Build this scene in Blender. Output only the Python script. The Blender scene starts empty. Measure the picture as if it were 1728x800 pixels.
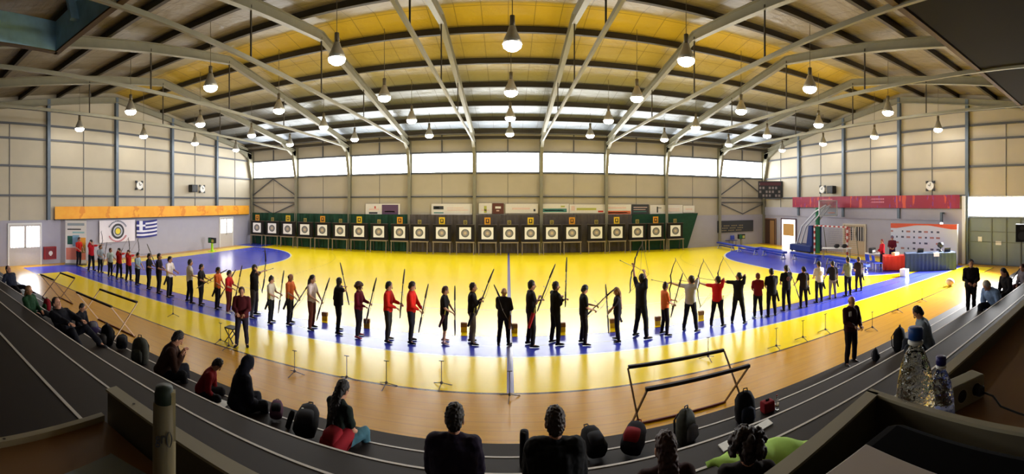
import bpy, bmesh, math, random
from mathutils import Vector, Matrix, Quaternion
random.seed(7)
sc = bpy.context.scene
COL = sc.collection
PI = math.pi
# ---------------------------------------------------------------- camera
F, X0, Y0, CH = 668.4, 857.0, 343.5, 3.6          # px per radian, straight-ahead column, horizon row, eye height
cam = bpy.data.cameras.new('camera')
cam.type = 'PANO'
cam.panorama_type = 'CENTRAL_CYLINDRICAL'
cam.central_cylindrical_radius = 1.0
cam.central_cylindrical_range_u_min = -X0/F
cam.central_cylindrical_range_u_max = (1728-X0)/F
cam.central_cylindrical_range_v_min = -(800-Y0)/F
cam.central_cylindrical_range_v_max = Y0/F
cam.clip_start = .02
camo = bpy.data.objects.new('camera', cam); COL.objects.link(camo)
camo.location = (0, 0, CH); camo.rotation_euler = (PI/2, 0, 0)
sc.camera = camo
# ---------------------------------------------------------------- light and exposure
sc.view_settings.view_transform = 'Standard'; sc.view_settings.look = 'None'
sc.view_settings.gamma = 1.0; sc.view_settings.use_curve_mapping = False
sc.view_settings.exposure = 0.0
sc.cycles.use_denoising = True
sc.cycles.max_bounces = 6
sc.cycles.sample_clamp_indirect = 6
W_ = bpy.data.worlds.new('sky'); sc.world = W_; W_.use_nodes = True
W_.node_tree.nodes['Background'].inputs[0].default_value = (.55, .7, 1, 1)
W_.node_tree.nodes['Background'].inputs[1].default_value = 1.0
WINDOW_EMIT = 16.5
DOOR_EMIT = 6.0
LAMP_W = 34.0
LAMP_EMIT = 30.0
def area_light(name, loc, target, sx, sy, power, color, spread=PI):
    l = bpy.data.lights.new(name, 'AREA'); l.shape = 'RECTANGLE'; l.size = sx; l.size_y = sy
    l.energy = power; l.color = color; l.spread = spread
    o = bpy.data.objects.new(name, l); COL.objects.link(o)
    o.location = loc; o.rotation_euler = (Vector(target)-Vector(loc)).to_track_quat('-Z', 'Y').to_euler()
    return o
# daylight entering by the long window band, by the right wall window and by the doors
area_light('window_daylight', (0, 28.2, 6.6), (0, 12, 0), 40, 1.3, 800, (.93, .97, 1))
area_light('side_window_daylight', (21.3, 7.6, 3.3), (14.5, 9.6, 0), 3.4, .8, 1800, (1, 1, 1), 1.4)
area_light('left_door_daylight', (-21.4, 8.1, 1.5), (-17.5, 8.0, 0), 1.0, 1.2, 60, (.95, .97, 1))

# ---------------------------------------------------------------- helpers
def P(x, y, z=0.0):
    """world point that stands at height z under photo pixel (x, y)"""
    r = (CH-z)*F/(y-Y0); t = (x-X0)/F
    return Vector((r*math.sin(t), r*math.cos(t), z))
def PY(x, y, Y):
    t = (x-X0)/F; r = Y/math.cos(t)
    return Vector((r*math.sin(t), Y, CH-(y-Y0)/F*r))
def PX(x, y, X):
    t = (x-X0)/F; r = X/math.sin(t)
    return Vector((X, r*math.cos(t), CH-(y-Y0)/F*r))
def PR(x, y, r):
    t = (x-X0)/F
    return Vector((r*math.sin(t), r*math.cos(t), CH-(y-Y0)/F*r))
def srgb(r, g, b):
    f = lambda c: (c/255/12.92 if c/255 <= .04045 else ((c/255+.055)/1.055)**2.4)
    return (f(r), f(g), f(b), 1)
MATS = {}
def mat(name, col, rough=.6, metal=0.0, emit=0.0, noise=.08, scale=12.0, bump=0.0, trans=0.0, ior=1.45, coat=0.0):
    if name in MATS: return MATS[name]
    m = bpy.data.materials.new(name); m.use_nodes = True; MATS[name] = m
    nt = m.node_tree; b = nt.nodes['Principled BSDF']
    b.inputs['Roughness'].default_value = rough; b.inputs['Metallic'].default_value = metal
    b.inputs['IOR'].default_value = ior
    if trans: b.inputs['Transmission Weight'].default_value = trans
    if coat: b.inputs['Coat Weight'].default_value = coat
    if emit:
        b.inputs['Emission Color'].default_value = col; b.inputs['Emission Strength'].default_value = emit
    tc = nt.nodes.new('ShaderNodeTexCoord'); n = nt.nodes.new('ShaderNodeTexNoise')
    n.inputs['Scale'].default_value = scale; n.inputs['Detail'].default_value = 3
    nt.links.new(tc.outputs['Object'], n.inputs['Vector'])
    if noise and not emit:
        mx = nt.nodes.new('ShaderNodeMix'); mx.data_type = 'RGBA'
        mx.inputs[6].default_value = tuple(c*(1-noise) for c in col[:3])+(1,)
        mx.inputs[7].default_value = tuple(min(1, c*(1+noise)) for c in col[:3])+(1,)
        nt.links.new(n.outputs['Fac'], mx.inputs[0]); nt.links.new(mx.outputs[2], b.inputs['Base Color'])
    else:
        b.inputs['Base Color'].default_value = col
    if bump:
        bp = nt.nodes.new('ShaderNodeBump'); bp.inputs['Strength'].default_value = bump
        nt.links.new(n.outputs['Fac'], bp.inputs['Height']); nt.links.new(bp.outputs['Normal'], b.inputs['Normal'])
    return m
class MB:
    def __init__(s): s.bm = bmesh.new(); s.mi = 0
    def _f(s, vs):
        try:
            f = s.bm.faces.new(vs); f.material_index = s.mi; return f
        except ValueError: return None
    def box(s, a, b, M=None):
        x0, y0, z0 = a; x1, y1, z1 = b
        v = [Vector(c) for c in ((x0,y0,z0),(x1,y0,z0),(x1,y1,z0),(x0,y1,z0),(x0,y0,z1),(x1,y0,z1),(x1,y1,z1),(x0,y1,z1))]
        if M: v = [M @ c for c in v]
        v = [s.bm.verts.new(c) for c in v]
        for q in ((3,2,1,0),(4,5,6,7),(0,1,5,4),(1,2,6,5),(2,3,7,6),(3,0,4,7)): s._f([v[i] for i in q])
        return s
    def prism(s, pts, off):
        """polygon (list of points) swept by the vector off"""
        a = [s.bm.verts.new(Vector(p)) for p in pts]; b = [s.bm.verts.new(Vector(p)+Vector(off)) for p in pts]
        s._f(a[::-1]); s._f(b)
        n = len(a)
        for i in range(n): s._f([a[i], a[(i+1) % n], b[(i+1) % n], b[i]])
        return s
    def bar(s, p, q, w, h=None, up=(0,0,1)):
        """rectangular bar from p to q, w wide and h deep"""
        h = h or w; p = Vector(p); q = Vector(q); d = (q-p).normalized(); u = Vector(up)
        if abs(d.dot(u)) > .98: u = Vector((0,1,0))
        sd = d.cross(u).normalized(); u = sd.cross(d)
        c = [sd*(w/2)*i+u*(h/2)*j for i, j in ((-1,-1),(1,-1),(1,1),(-1,1))]
        return s.prism([p+k for k in c], q-p)
    def loft(s, pts, rx, ry=None, side=None, n=10, cap=True, sq=1.0):
        """rings along pts; rx along the side vector, ry across it"""
        ry = ry or rx; pts = [Vector(p) for p in pts]; k = len(pts)
        if not hasattr(rx, '__len__'): rx = [rx]*k
        if not hasattr(ry, '__len__'): ry = [ry]*k
        rings = []; prev = Vector(side) if side is not None else None
        for i, p in enumerate(pts):
            d = (pts[min(i+1, k-1)]-pts[max(i-1, 0)])
            d = d.normalized() if d.length > 1e-9 else Vector((0,0,1))
            if prev is None:
                prev = Vector((1,0,0)) if abs(d.x) < .9 else Vector((0,1,0))
            a = (prev-d*prev.dot(d))
            a = a.normalized() if a.length > 1e-5 else d.orthogonal().normalized()
            b = d.cross(a)
            if side is None: prev = a
            q_ = lambda v: math.copysign(abs(v)**sq, v)
            rings.append([s.bm.verts.new(p+a*rx[i]*q_(math.cos(2*PI*j/n))+b*ry[i]*q_(math.sin(2*PI*j/n))) for j in range(n)])
        for r0, r1 in zip(rings, rings[1:]):
            for j in range(n): s._f([r0[j], r0[(j+1) % n], r1[(j+1) % n], r1[j]])
        if cap: s._f(rings[0][::-1]); s._f(rings[-1])
        return s
    def cap(s, p, q, r0, r1=None, n=10):
        """capsule with round ends"""
        r1 = r0 if r1 is None else r1; p = Vector(p); q = Vector(q); d = (q-p)
        L = d.length or 1e-6; d = d/L
        t = [-.95,-.6,0]; pts = [p+d*r0*x for x in t]; rr = [r0*math.sqrt(1-x*x) for x in t]
        pts += [q+d*r1*x for x in (0,.6,.95)]; rr += [r1*math.sqrt(1-x*x) for x in (0,.6,.95)]
        return s.loft(pts, rr, n=n)
    def ell(s, c, rx, ry, rz, M=None, n=12, m=8):
        c = Vector(c); M = M or Matrix.Identity(3)
        top = s.bm.verts.new(c+M@Vector((0,0,rz))); bot = s.bm.verts.new(c+M@Vector((0,0,-rz))); rings = []
        for i in range(1, m):
            a = PI*i/m
            rings.append([s.bm.verts.new(c+M@Vector((rx*math.sin(a)*math.cos(2*PI*j/n), ry*math.sin(a)*math.sin(2*PI*j/n), rz*math.cos(a)))) for j in range(n)])
        for j in range(n):
            s._f([top, rings[0][j], rings[0][(j+1) % n]]); s._f([bot, rings[-1][(j+1) % n], rings[-1][j]])
        for r0, r1 in zip(rings, rings[1:]):
            for j in range(n): s._f([r0[j], r1[j], r1[(j+1) % n], r0[(j+1) % n]])
        return s
    def lathe(s, prof, c=(0,0,0), n=20):
        c = Vector(c)
        return s.loft([c+Vector((0,0,z)) for r, z in prof], [max(r, 1e-4) for r, z in prof], side=(1,0,0), n=n)
    def disc(s, c, r, nrm=(0,-1,0), n=28, r0=0.0, sx=1.0):
        c = Vector(c); q = Vector(nrm).to_track_quat('Z', 'Y')
        o = [s.bm.verts.new(c+q@Vector((r*sx*math.cos(2*PI*j/n), r*math.sin(2*PI*j/n), 0))) for j in range(n)]
        if r0:
            i_ = [s.bm.verts.new(c+q@Vector((r0*sx*math.cos(2*PI*j/n), r0*math.sin(2*PI*j/n), 0))) for j in range(n)]
            for j in range(n): s._f([o[j], o[(j+1) % n], i_[(j+1) % n], i_[j]])
        else: s._f(o)
        return s
    def quad(s, *p): s._f([s.bm.verts.new(Vector(c)) for c in p]); return s
    def build(s, name, m, parent=None, smooth=False, bevel=0.0):
        bmesh.ops.recalc_face_normals(s.bm, faces=s.bm.faces[:])
        me = bpy.data.meshes.new(name)
        if smooth:
            for f in s.bm.faces: f.smooth = True
        s.bm.to_mesh(me); s.bm.free()
        for k in (m if isinstance(m, (list, tuple)) else [m]): me.materials.append(k)
        o = bpy.data.objects.new(name, me); COL.objects.link(o)
        if parent: o.parent = parent
        if bevel:
            b = o.modifiers.new('bevel', 'BEVEL'); b.width = bevel; b.segments = 2; b.limit_method = 'ANGLE'
        return o
def tag(o, label=None, cat=None, group=None, kind=None):
    if label: o['label'] = label
    if cat: o['category'] = cat
    if group: o['group'] = group
    if kind: o['kind'] = kind
    return o
def empty(name, loc=(0,0,0), rz=0.0):
    o = bpy.data.objects.new(name, None); COL.objects.link(o); o.location = loc; o.rotation_euler = (0,0,rz)
    o.empty_display_size = .1
    return o
def copy_tree(o, parent=None):
    c = o.copy(); COL.objects.link(c); c.parent = parent
    for ch in list(o.children): copy_tree(ch, c)
    return c
def struct(o): o['kind'] = 'structure'; return o
ORD = ['', 'first', 'second', 'third', 'fourth', 'fifth', 'sixth', 'seventh', 'eighth', 'ninth', 'tenth', 'eleventh']
# text lettering as mesh: flat letters that stand on their board
def letters(txt, size, M, m, name='lettering', parent=None, depth=.004):
    c = bpy.data.curves.new(name, 'FONT'); c.body = txt; c.size = size; c.align_x = 'CENTER'; c.align_y = 'CENTER'; c.extrude = depth
    t = bpy.data.objects.new(name, c); COL.objects.link(t)
    dg = bpy.context.evaluated_depsgraph_get(); me = bpy.data.meshes.new_from_object(t.evaluated_get(dg))
    bpy.data.objects.remove(t); me.transform(M); me.materials.clear(); me.materials.append(m)
    o = bpy.data.objects.new(name, me); COL.objects.link(o)
    if parent: o.parent = parent
    return o
def face_m(loc, nrm):
    """matrix that puts text (XY plane) at loc, readable from the side nrm points to"""
    n = Vector(nrm).normalized(); up = Vector((0,0,1)); x = up.cross(n).normalized()
    return Matrix.Translation(Vector(loc)) @ Matrix((x, n.cross(x), n)).transposed().to_4x4()
# ---------------------------------------------------------------- node math
class NX:
    def __init__(s, name, rough):
        s.m = bpy.data.materials.new(name); s.m.use_nodes = True; s.nt = s.m.node_tree
        s.b = s.nt.nodes['Principled BSDF']; s.b.inputs['Roughness'].default_value = rough
        s.tc = s.nt.nodes.new('ShaderNodeTexCoord'); s.sep = s.nt.nodes.new('ShaderNodeSeparateXYZ')
        s.nt.links.new(s.tc.outputs['Object'], s.sep.inputs[0])
        s.x, s.y, s.z = s.sep.outputs
    def op(s, o, a, b=None, c=None):
        n = s.nt.nodes.new('ShaderNodeMath'); n.operation = o
        for i, v in enumerate((a, b, c)):
            if v is None: continue
            if isinstance(v, (int, float)): n.inputs[i].default_value = v
            else: s.nt.links.new(v, n.inputs[i])
        return n.outputs[0]
    def rng(s, v, lo, hi):
        return s.op('MULTIPLY', s.op('GREATER_THAN', v, lo), s.op('LESS_THAN', v, hi))
    def AND(s, *a):
        r = a[0]
        for b in a[1:]: r = s.op('MULTIPLY', r, b)
        return r
    def OR(s, *a):
        r = a[0]
        for b in a[1:]: r = s.op('MAXIMUM', r, b)
        return r
    def mix(s, f, a, b):
        n = s.nt.nodes.new('ShaderNodeMix'); n.data_type = 'RGBA'
        for i, v in ((0, f), (6, a), (7, b)):
            if isinstance(v, (int, float, tuple)): n.inputs[i].default_value = v
            else: s.nt.links.new(v, n.inputs[i])
        return n.outputs[2]
    def noise(s, scale, detail=3, stretch=None):
        n = s.nt.nodes.new('ShaderNodeTexNoise'); n.inputs['Scale'].default_value = scale; n.inputs['Detail'].default_value = detail
        v = s.tc.outputs['Object']
        if stretch:
            mp = s.nt.nodes.new('ShaderNodeMapping'); mp.inputs['Scale'].default_value = stretch
            s.nt.links.new(v, mp.inputs[0]); v = mp.outputs[0]
        s.nt.links.new(v, n.inputs['Vector']); return n.outputs['Fac']
    def out(s, c): s.nt.links.new(c, s.b.inputs['Base Color']); return s.m

# ================================================================ the hall
HX, HD, HB = 21.8, 28.9, -3.0        # half width, far wall, wall behind the camera
RIDGE, SLOPE = 14.3, .15
def roof_z(Y, top=10.85): return top-SLOPE*abs(Y-RIDGE)
LOW = 2.62                            # top of the masonry dado
# floor: court markings as its own paint
g = NX('court_floor_paint', .26)
X, Y = g.x, g.y
aX = g.op('ABSOLUTE', X)
wood = g.mix(g.noise(3, 4, (.35, 6, 1)), srgb(182, 126, 12), srgb(212, 158, 30))
seam = g.op('LESS_THAN', g.op('FRACT', g.op('MULTIPLY', Y, 4.0)), .06)
wood = g.mix(g.op('MULTIPLY', seam, .35), wood, srgb(120, 72, 30))
yel = g.mix(g.noise(.9, 3), srgb(248, 214, 2), srgb(252, 222, 14))
blu = g.mix(g.noise(1.2, 3), srgb(52, 62, 178), srgb(66, 76, 196))
yreg = g.OR(g.AND(g.rng(Y, 10.71, 28.9), g.op('LESS_THAN', aX, 20.9)), g.AND(g.rng(Y, 7.53, 9.27), g.op('GREATER_THAN', X, -18.8), g.op('LESS_THAN', X, 20.9)))
breg = g.OR(g.AND(g.rng(Y, 9.27, 10.71), g.op('LESS_THAN', aX, 20.9)), g.AND(g.rng(Y, 7.53, 10.71), g.rng(X, -20.9, -18.8)), g.AND(g.rng(Y, 26.6, 28.9), g.op('LESS_THAN', X, -19.2)))
# goal areas: 6.2 m from the goal mouth
dyc = g.op('MAXIMUM', g.op('SUBTRACT', g.op('ABSOLUTE', g.op('SUBTRACT', Y, 18.6)), 1.6), 0)
dxc = g.op('SUBTRACT', 19.7, aX)
dist = g.op('SQRT', g.op('ADD', g.op('POWER', dxc, 2), g.op('POWER', dyc, 2)))
inside = g.AND(g.op('LESS_THAN', dist, 6.25), g.op('LESS_THAN', aX, 19.7))
ring = g.AND(g.rng(dist, 6.25, 6.36), g.op('LESS_THAN', aX, 19.7))
arc9 = g.AND(g.rng(dist, 9.3, 9.36), g.op('LESS_THAN', aX, 19.7), g.op('GREATER_THAN', g.op('FRACT', g.op('MULTIPLY', Y, 3.0)), .45), g.op('GREATER_THAN', Y, 10.8))
c = g.mix(yreg, wood, yel); c = g.mix(breg, c, blu); c = g.mix(inside, c, blu)
edge = g.OR(g.rng(Y, 7.47, 7.53), g.AND(g.rng(Y, 9.24, 9.28), g.op('GREATER_THAN', X, -18.8)), g.rng(Y, 10.69, 10.73))
c = g.mix(g.AND(g.rng(Y, 7.46, 7.52), g.rng(X, -18.8, 20.9)), c, srgb(70, 50, 20))
c = g.mix(g.op('MULTIPLY', g.AND(g.rng(Y, 9.25, 9.31), g.op('GREATER_THAN', X, -18.8)), .8), c, srgb(225, 225, 215))
c = g.mix(g.AND(g.rng(Y, 10.66, 10.72), g.op('LESS_THAN', aX, 18.8)), c, srgb(60, 40, 90))
c = g.mix(g.op('MULTIPLY', g.OR(ring, g.AND(g.rng(Y, 26.5, 26.62), g.op('LESS_THAN', X, -19.2))), .8), c, srgb(225, 225, 215))
c = g.mix(g.op('MULTIPLY', arc9, .35), c, srgb(90, 90, 60))
c = g.mix(g.op('MULTIPLY', g.AND(g.rng(Y, 13.36, 13.42), g.op('LESS_THAN', aX, 18)), .5), c, srgb(120, 120, 120))
c = g.mix(g.op('MULTIPLY', g.AND(g.rng(Y, 10.0, 10.05), g.op('LESS_THAN', aX, 19)), .7), c, srgb(40, 40, 50))
c = g.mix(g.AND(g.rng(X, -.02, .12), g.rng(Y, 7.53, 28.9)), c, srgb(112, 106, 150))
FLOOR = g.out(c)
g.b.inputs['Roughness'].default_value = .25
fl = struct(MB().box((-HX-.3, HB-.2, -.2), (HX+.3, HD+.3, 0)).build('floor', FLOOR))
# walls
CREAM = mat('cream_wall_panel', srgb(180, 170, 150), .55, scale=1.5, noise=.06)
DADO = mat('pale_grey_painted_masonry', srgb(164, 161, 174), .7, scale=2, noise=.05)
STEEL = mat('grey_painted_steel', srgb(134, 130, 112), .5, metal=.2, noise=.12, scale=3)
STEELB = mat('blue_grey_painted_steel', srgb(92, 104, 118), .5, metal=.2, noise=.12, scale=3)
GIRT = mat('grey_wall_girt_steel', srgb(84, 86, 92), .55, metal=.2)
PURL = mat('backlit_shade_purlin_steel', srgb(62, 54, 40), .6, noise=.2, scale=2)  # dark brown puts the purlins' backlit shade into their colour
PANE = mat('bright_window_pane', (.95, .98, 1, 1), .5, emit=WINDOW_EMIT)
DPANE = mat('bright_door_glass', (1, .98, .98, 1), .5, emit=DOOR_EMIT)
WHITE = mat('white_paint', srgb(225, 225, 222), .5)
NEARWALL = mat('brown_back_wall', srgb(70, 62, 52), .8)
wf = struct(MB().box((-HX-.3, HD, LOW), (HX+.3, HD+.3, 5.87)).box((-HX-.3, HD, 7.3), (HX+.3, HD+.3, 9.2)).build('wall_far', CREAM))
struct(MB().box((-HX-.3, HD-.06, 0), (HX+.3, HD+.3, LOW)).build('dado', DADO, wf))
COLX = [(n-4.5)*4.85 for n in range(10)]
gm = MB()
for z in (4.1, 5.82, 7.36):
    MB().box((-HX, HD-.12, z-.05), (HX, HD, z+.05)).build('girt', GIRT, wf)
mm = MB()
for i in range(9):
    xm = (COLX[i]+COLX[i+1])/2
    mm.box((xm-.04, HD-.08, 7.4), (xm+.04, HD, 8.7))
    mm.box((xm-.015, HD-.01, LOW), (xm+.015, HD, 5.8))
mm.build('panel_seam', GIRT, wf)
# bracing in the end bays of the far wall
for s in (-1, 1):
    a, b = s*4.5*4.85, s*3.5*4.85; m_ = (a+b)/2
    for p, q in (((m_, 5.75), (a, 4.2)), ((m_, 5.75), (b, 4.2)), ((a, 3.7), (b, 3.7)), ((a, 3.65), (m_, 2.7)), ((b, 3.65), (m_, 2.7))):
        MB().bar((p[0], HD-.1, p[1]), (q[0], HD-.1, q[1]), .07).build('wall_brace', GIRT, wf)
# windows
for i in range(9):
    a, b = COLX[i]+.16, COLX[i+1]-.16
    w = struct(MB().box((a, HD+.04, 5.9), (b, HD+.08, 7.3)).build('window_%d' % (i+1), PANE))
    fr = MB().box((a, HD-.02, 5.86), (b, HD+.1, 5.92)).box((a, HD-.02, 7.28), (b, HD+.1, 7.34)).box((a-.16, HD-.02, 5.86), (a, HD+.1, 7.34)).box((b, HD-.02, 5.86), (b+.16, HD+.1, 7.34))
    struct(fr.build('window_frame', GIRT, w))
# gable walls
for s, nm in ((-1, 'wall_left'), (1, 'wall_right')):
    xi, xo = s*HX, s*(HX+.3)
    pts = [(xi, HB, LOW), (xi, HD, LOW), (xi, HD, roof_z(HD)), (xi, RIDGE, roof_z(RIDGE)), (xi, HB, roof_z(HB))]
    if s > 0:
        # opening for the side window: build around it
        m = MB()
        m.prism([(xi, 9.5, 4.0)]+[(xi, HD, 4.0), (xi, HD, roof_z(HD)), (xi, RIDGE, roof_z(RIDGE)), (xi, HB, roof_z(HB)), (xi, HB, 4.0)], (s*.3, 0, 0))
        m.box((xi, 9.5, LOW), (xo, HD, 4.0)); m.box((xi, HB, LOW), (xo, 9.5, 2.85)); m.box((xi, HB, 2.85), (xo, 1.0, 4.0))
        w = struct(m.build(nm, CREAM))
    else:
        w = struct(MB().prism(pts, (s*.3, 0, 0)).build(nm, CREAM))
    struct(MB().box((min(xi-s*.06, xo), HB, 0), (max(xi-s*.06, xo), HD, LOW)).build('dado', DADO, w))
    for z in (4.07, 5.8, 7.4, 8.25, 9.15):
        half = (10.85-z)/SLOPE
        y0, y1 = max(HB, RIDGE-half), min(HD, RIDGE+half)
        if s > 0 and z == 4.07: y0 = 9.6
        MB().box((min(xi, xi-s*.1), y0, z-.06), (max(xi, xi-s*.1), y1, z+.06)).build('girt', GIRT, w)
    for k in range(6):
        y = 4.6+4.85*k
        if k < 5: MB().box((min(xi, xi-s*.22), y-.1, 0 if (s > 0 and k == 1) else LOW), (max(xi, xi-s*.22), y+.1, roof_z(y)-.3)).build('wall_post', STEELB, w)
    sm = MB()
    for k in range(6):
        y = 4.6+4.85*k-2.4
        sm.box((min(xi, xi-s*.03), y-.02, LOW), (max(xi, xi-s*.03), y+.02, 8.25))
    sm.build('panel_seam', GIRT, w)
wb = struct(MB().box((-HX-.3, HB-.3, 0), (HX+.3, HB, 8.6)).build('wall_back', NEARWALL))
ws = struct(MB().box((HX+.05, 1.0, 2.85), (HX+.1, 9.5, 4.0)).build('window_10', PANE))
struct(MB().box((HX-.04, 1.0, 2.8), (HX+.12, 9.5, 2.86)).box((HX-.04, 1.0, 3.98), (HX+.12, 9.5, 4.05)).box((HX-.04, 9.44, 2.8), (HX+.12, 9.5, 4.05)).build('window_frame', WHITE, ws))
# ceiling: yellow-faced insulation near the ridge, foil-faced further down
g = NX('insulation_ceiling', .45)
cr = g.nt.nodes.new('ShaderNodeValToRGB'); e = cr.color_ramp; e.interpolation = 'LINEAR'
fac = g.op('DIVIDE', g.y, 30.0)
g.nt.links.new(fac, cr.inputs[0])
stops = [(-1, (108, 94, 70)), (12.2, (124, 112, 88)), (14.1, (156, 140, 88)), (14.35, (222, 190, 58)), (16.0, (214, 184, 66)), (16.4, (194, 170, 84)), (18.2, (186, 170, 108)), (20.6, (150, 152, 148)), (29, (140, 152, 168))]
while len(e.elements) < len(stops): e.elements.new(.5)
for el, (p_, cc) in zip(e.elements, stops): el.position = max(0, p_/30.0); el.color = srgb(*cc)
nz = g.noise(.8, 4)
c = g.mix(g.op('MULTIPLY', nz, .35), cr.outputs[0], srgb(120, 110, 90))
wx = g.op('LESS_THAN', g.op('FRACT', g.op('MULTIPLY', g.x, 1.0)), .035)
wy = g.op('LESS_THAN', g.op('FRACT', g.op('ADD', g.op('MULTIPLY', g.y, .83), g.op('MULTIPLY', nz, .1))), .03)
c = g.mix(g.op('MULTIPLY', g.OR(wx, wy), .5), c, srgb(70, 62, 40))
g.nt.links.new(g.op('MULTIPLY', g.op('GREATER_THAN', g.y, 20.4), .55), g.b.inputs['Metallic'])
bp = g.nt.nodes.new('ShaderNodeBump'); bp.inputs['Strength'].default_value = .6; bp.inputs['Distance'].default_value = .1
g.nt.links.new(g.noise(2.2, 3), bp.inputs['Height']); g.nt.links.new(bp.outputs[0], g.b.inputs['Normal'])
CEIL = g.out(c)
m = MB()
for ya, yb in ((HB-.3, RIDGE), (RIDGE, HD+.3)):
    za, zb = roof_z(ya), roof_z(yb)
    m.prism([(-HX-.3, ya, za), (-HX-.3, yb, zb), (-HX-.3, yb, zb+.15), (-HX-.3, ya, za+.15)], (2*HX+.6, 0, 0))
ceil = struct(m.build('ceiling', CEIL))
# purlins, sagging insulation edge: each one a long Z section
py = [RIDGE+1.4+2.43*k for k in range(6)]+[RIDGE-1.8-2.43*k for k in range(7)]
for i, y in enumerate(py):
    z = roof_z(y)
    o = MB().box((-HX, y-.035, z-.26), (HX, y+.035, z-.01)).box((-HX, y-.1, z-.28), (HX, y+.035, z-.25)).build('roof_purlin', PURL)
    side = 'far' if y > RIDGE else 'near'
    k = i+1 if side == 'far' else i-5
    tag(o, 'long dark steel purlin under the roof, %s one from the ridge on the %s slope' % (ORD[k], 'window-side' if side == 'far' else 'bleacher-side'), 'purlin', 'dark roof purlins')
# ---------------------------------------------------------------- portal frames
def frame(i, x):
    t = empty('portal_frame', (x, HD, 0))
    s = 'left' if x < 0 else 'right'; k = int(abs(x)/4.85+.6)
    tag(t, 'grey steel portal frame with tie beam, %s one %s of the hall centre' % (ORD[k], s), 'steel frame', 'steel portal frames of the hall')
    L = lambda p: (p[0]-x, p[1]-HD, p[2])
    col = MB()
    wall_y = HD-.02
    # web, tapered, and two flanges
    prof = [(wall_y, 0), (wall_y-.3, 0), (wall_y-.3, 5.6), (wall_y-.85, 7.75), (wall_y-.85, 8.35), (wall_y, 8.35)]
    col.prism([L((x-.02, a, b)) for a, b in prof], (.04, 0, 0))
    col.bar(L((x, wall_y-.3, 0)), L((x, wall_y-.3, 5.6)), .22, .03, up=(0,1,0))
    col.bar(L((x, wall_y-.3, 5.6)), L((x, wall_y-.85, 7.75)), .22, .03, up=(0,1,0))
    col.bar(L((x, wall_y-.02, 0)), L((x, wall_y-.02, 8.3)), .22, .03, up=(0,1,0))
    col.build('column', STEELB if False else STEEL, t)
    for sgn in (1, -1):
        rf = MB()
        ye = HD-.4 if sgn > 0 else HB
        a = (x, RIDGE, roof_z(RIDGE)-.3); b = (x, ye, roof_z(ye)-.3)
        rf.prism([L(q) for q in (a, b, (x, ye, b[2]-.36), (x, RIDGE, a[2]-.36))], (.02, 0, 0))
        for dz in (0, -.36):
            rf.bar(L((x, RIDGE, a[2]+dz)), L((x, ye, b[2]+dz)), .2, .03)
        if sgn > 0:   # haunch
            rf.prism([L(q) for q in ((x-.02, HD-.3, 8.3), (x-.02, HD-2.6, roof_z(HD-2.6)-.6), (x-.02, HD-.85, 7.6), (x-.02, HD-.3, 7.6))], (.04, 0, 0))
            rf.bar(L((x, HD-.85, 7.6)), L((x, HD-2.6, roof_z(HD-2.6)-.64)), .2, .03)
        rf.build('rafter', STEEL, t)
    if 0 < i < 9:
        MB().bar(L((x, HD-.6, 7.98)), L((x, 1.0, 7.98)), .09, .13).build('tie_beam', STEEL, t)
        for y in (9.6, RIDGE, 19.1):
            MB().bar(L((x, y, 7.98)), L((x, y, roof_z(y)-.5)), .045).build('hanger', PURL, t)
for i, x in enumerate(COLX): frame(i, x if abs(x) < 21 else math.copysign(21.62, x))
# eaves strut along the top of the far columns
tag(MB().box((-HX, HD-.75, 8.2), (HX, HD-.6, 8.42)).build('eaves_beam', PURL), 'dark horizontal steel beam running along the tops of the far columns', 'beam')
# steel gallery frame overhead near the camera
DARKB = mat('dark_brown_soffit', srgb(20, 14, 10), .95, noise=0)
BLUEB = mat('weathered_blue_steel', srgb(150, 196, 226), .5, noise=.35, scale=2.5)
BROWN = mat('brown_beam_flange', srgb(84, 64, 40), .7)
t = empty('gallery_frame', (0, 4.8, 8)); tag(t, 'blue and brown steel gallery frame overhead with a dark soffit on its right half', 'overhead frame')
def gb(name, p, q, m, h=.85):
    c = MB(); u = Vector((0,4.8,8)); p = Vector(p)-u; q = Vector(q)-u
    c.bar(p+Vector((0,0,h/2)), q+Vector((0,0,h/2)), .16, h); return c.build(name, m, t)
gb('blue_beam', (-10.5, 4.85, 8.02), (5.5, 4.85, 8.02), BLUEB); gb('lower_flange', (-10.6, 4.85, 7.98), (6.5, 4.85, 7.98), BROWN, .05)
gb('blue_beam', (-10.5, 4.9, 8.02), (-10.2, -2.9, 8.02), BLUEB); gb('lower_flange', (-10.5, 4.85, 7.98), (-10.2, -2.9, 7.98), BROWN, .05)
gb('brown_beam', (5.5, 4.85, 7.95), (21.5, 4.85, 7.95), BROWN, .3)
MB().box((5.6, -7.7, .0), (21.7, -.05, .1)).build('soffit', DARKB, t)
MB().bar((-9.0, -.02, .3), (-9.6, -.02, 2.0), .5, .1).build('blue_post', BLUEB, t)
# ---------------------------------------------------------------- bell lamps
ENAM = mat('lamp_reflector_metal', srgb(190, 186, 176), .35, metal=.5)
GLOW = mat('glowing_lamp_lens', (1, .96, .88, 1), .4, emit=LAMP_EMIT)
BALL = mat('lamp_ballast_housing', srgb(120, 112, 96), .5, metal=.4)
root = empty('bell_lamp', (0,0,0))
MB().lathe([(.06,.5),(.10,.47),(.13,.36),(.24,.12),(.27,.0),(.255,.0),(.22,.12),(.1,.34),(.05,.36)]).build('lamp_shade', ENAM, root, smooth=True)
MB().lathe([(.0,.07),(.15,.06),(.235,.03),(.262,.0),(.24,-.08),(.15,-.15),(.0,-.18)]).build('lens', GLOW, root.children[0], smooth=True)
MB().lathe([(.0,.78),(.07,.77),(.075,.5),(.0,.49)]).build('ballast', BALL, root, smooth=True)
MB().loft([(0,0,.76),(0,0,1.9)], .012, n=6).build('suspension_rod', BALL, root)
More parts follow.
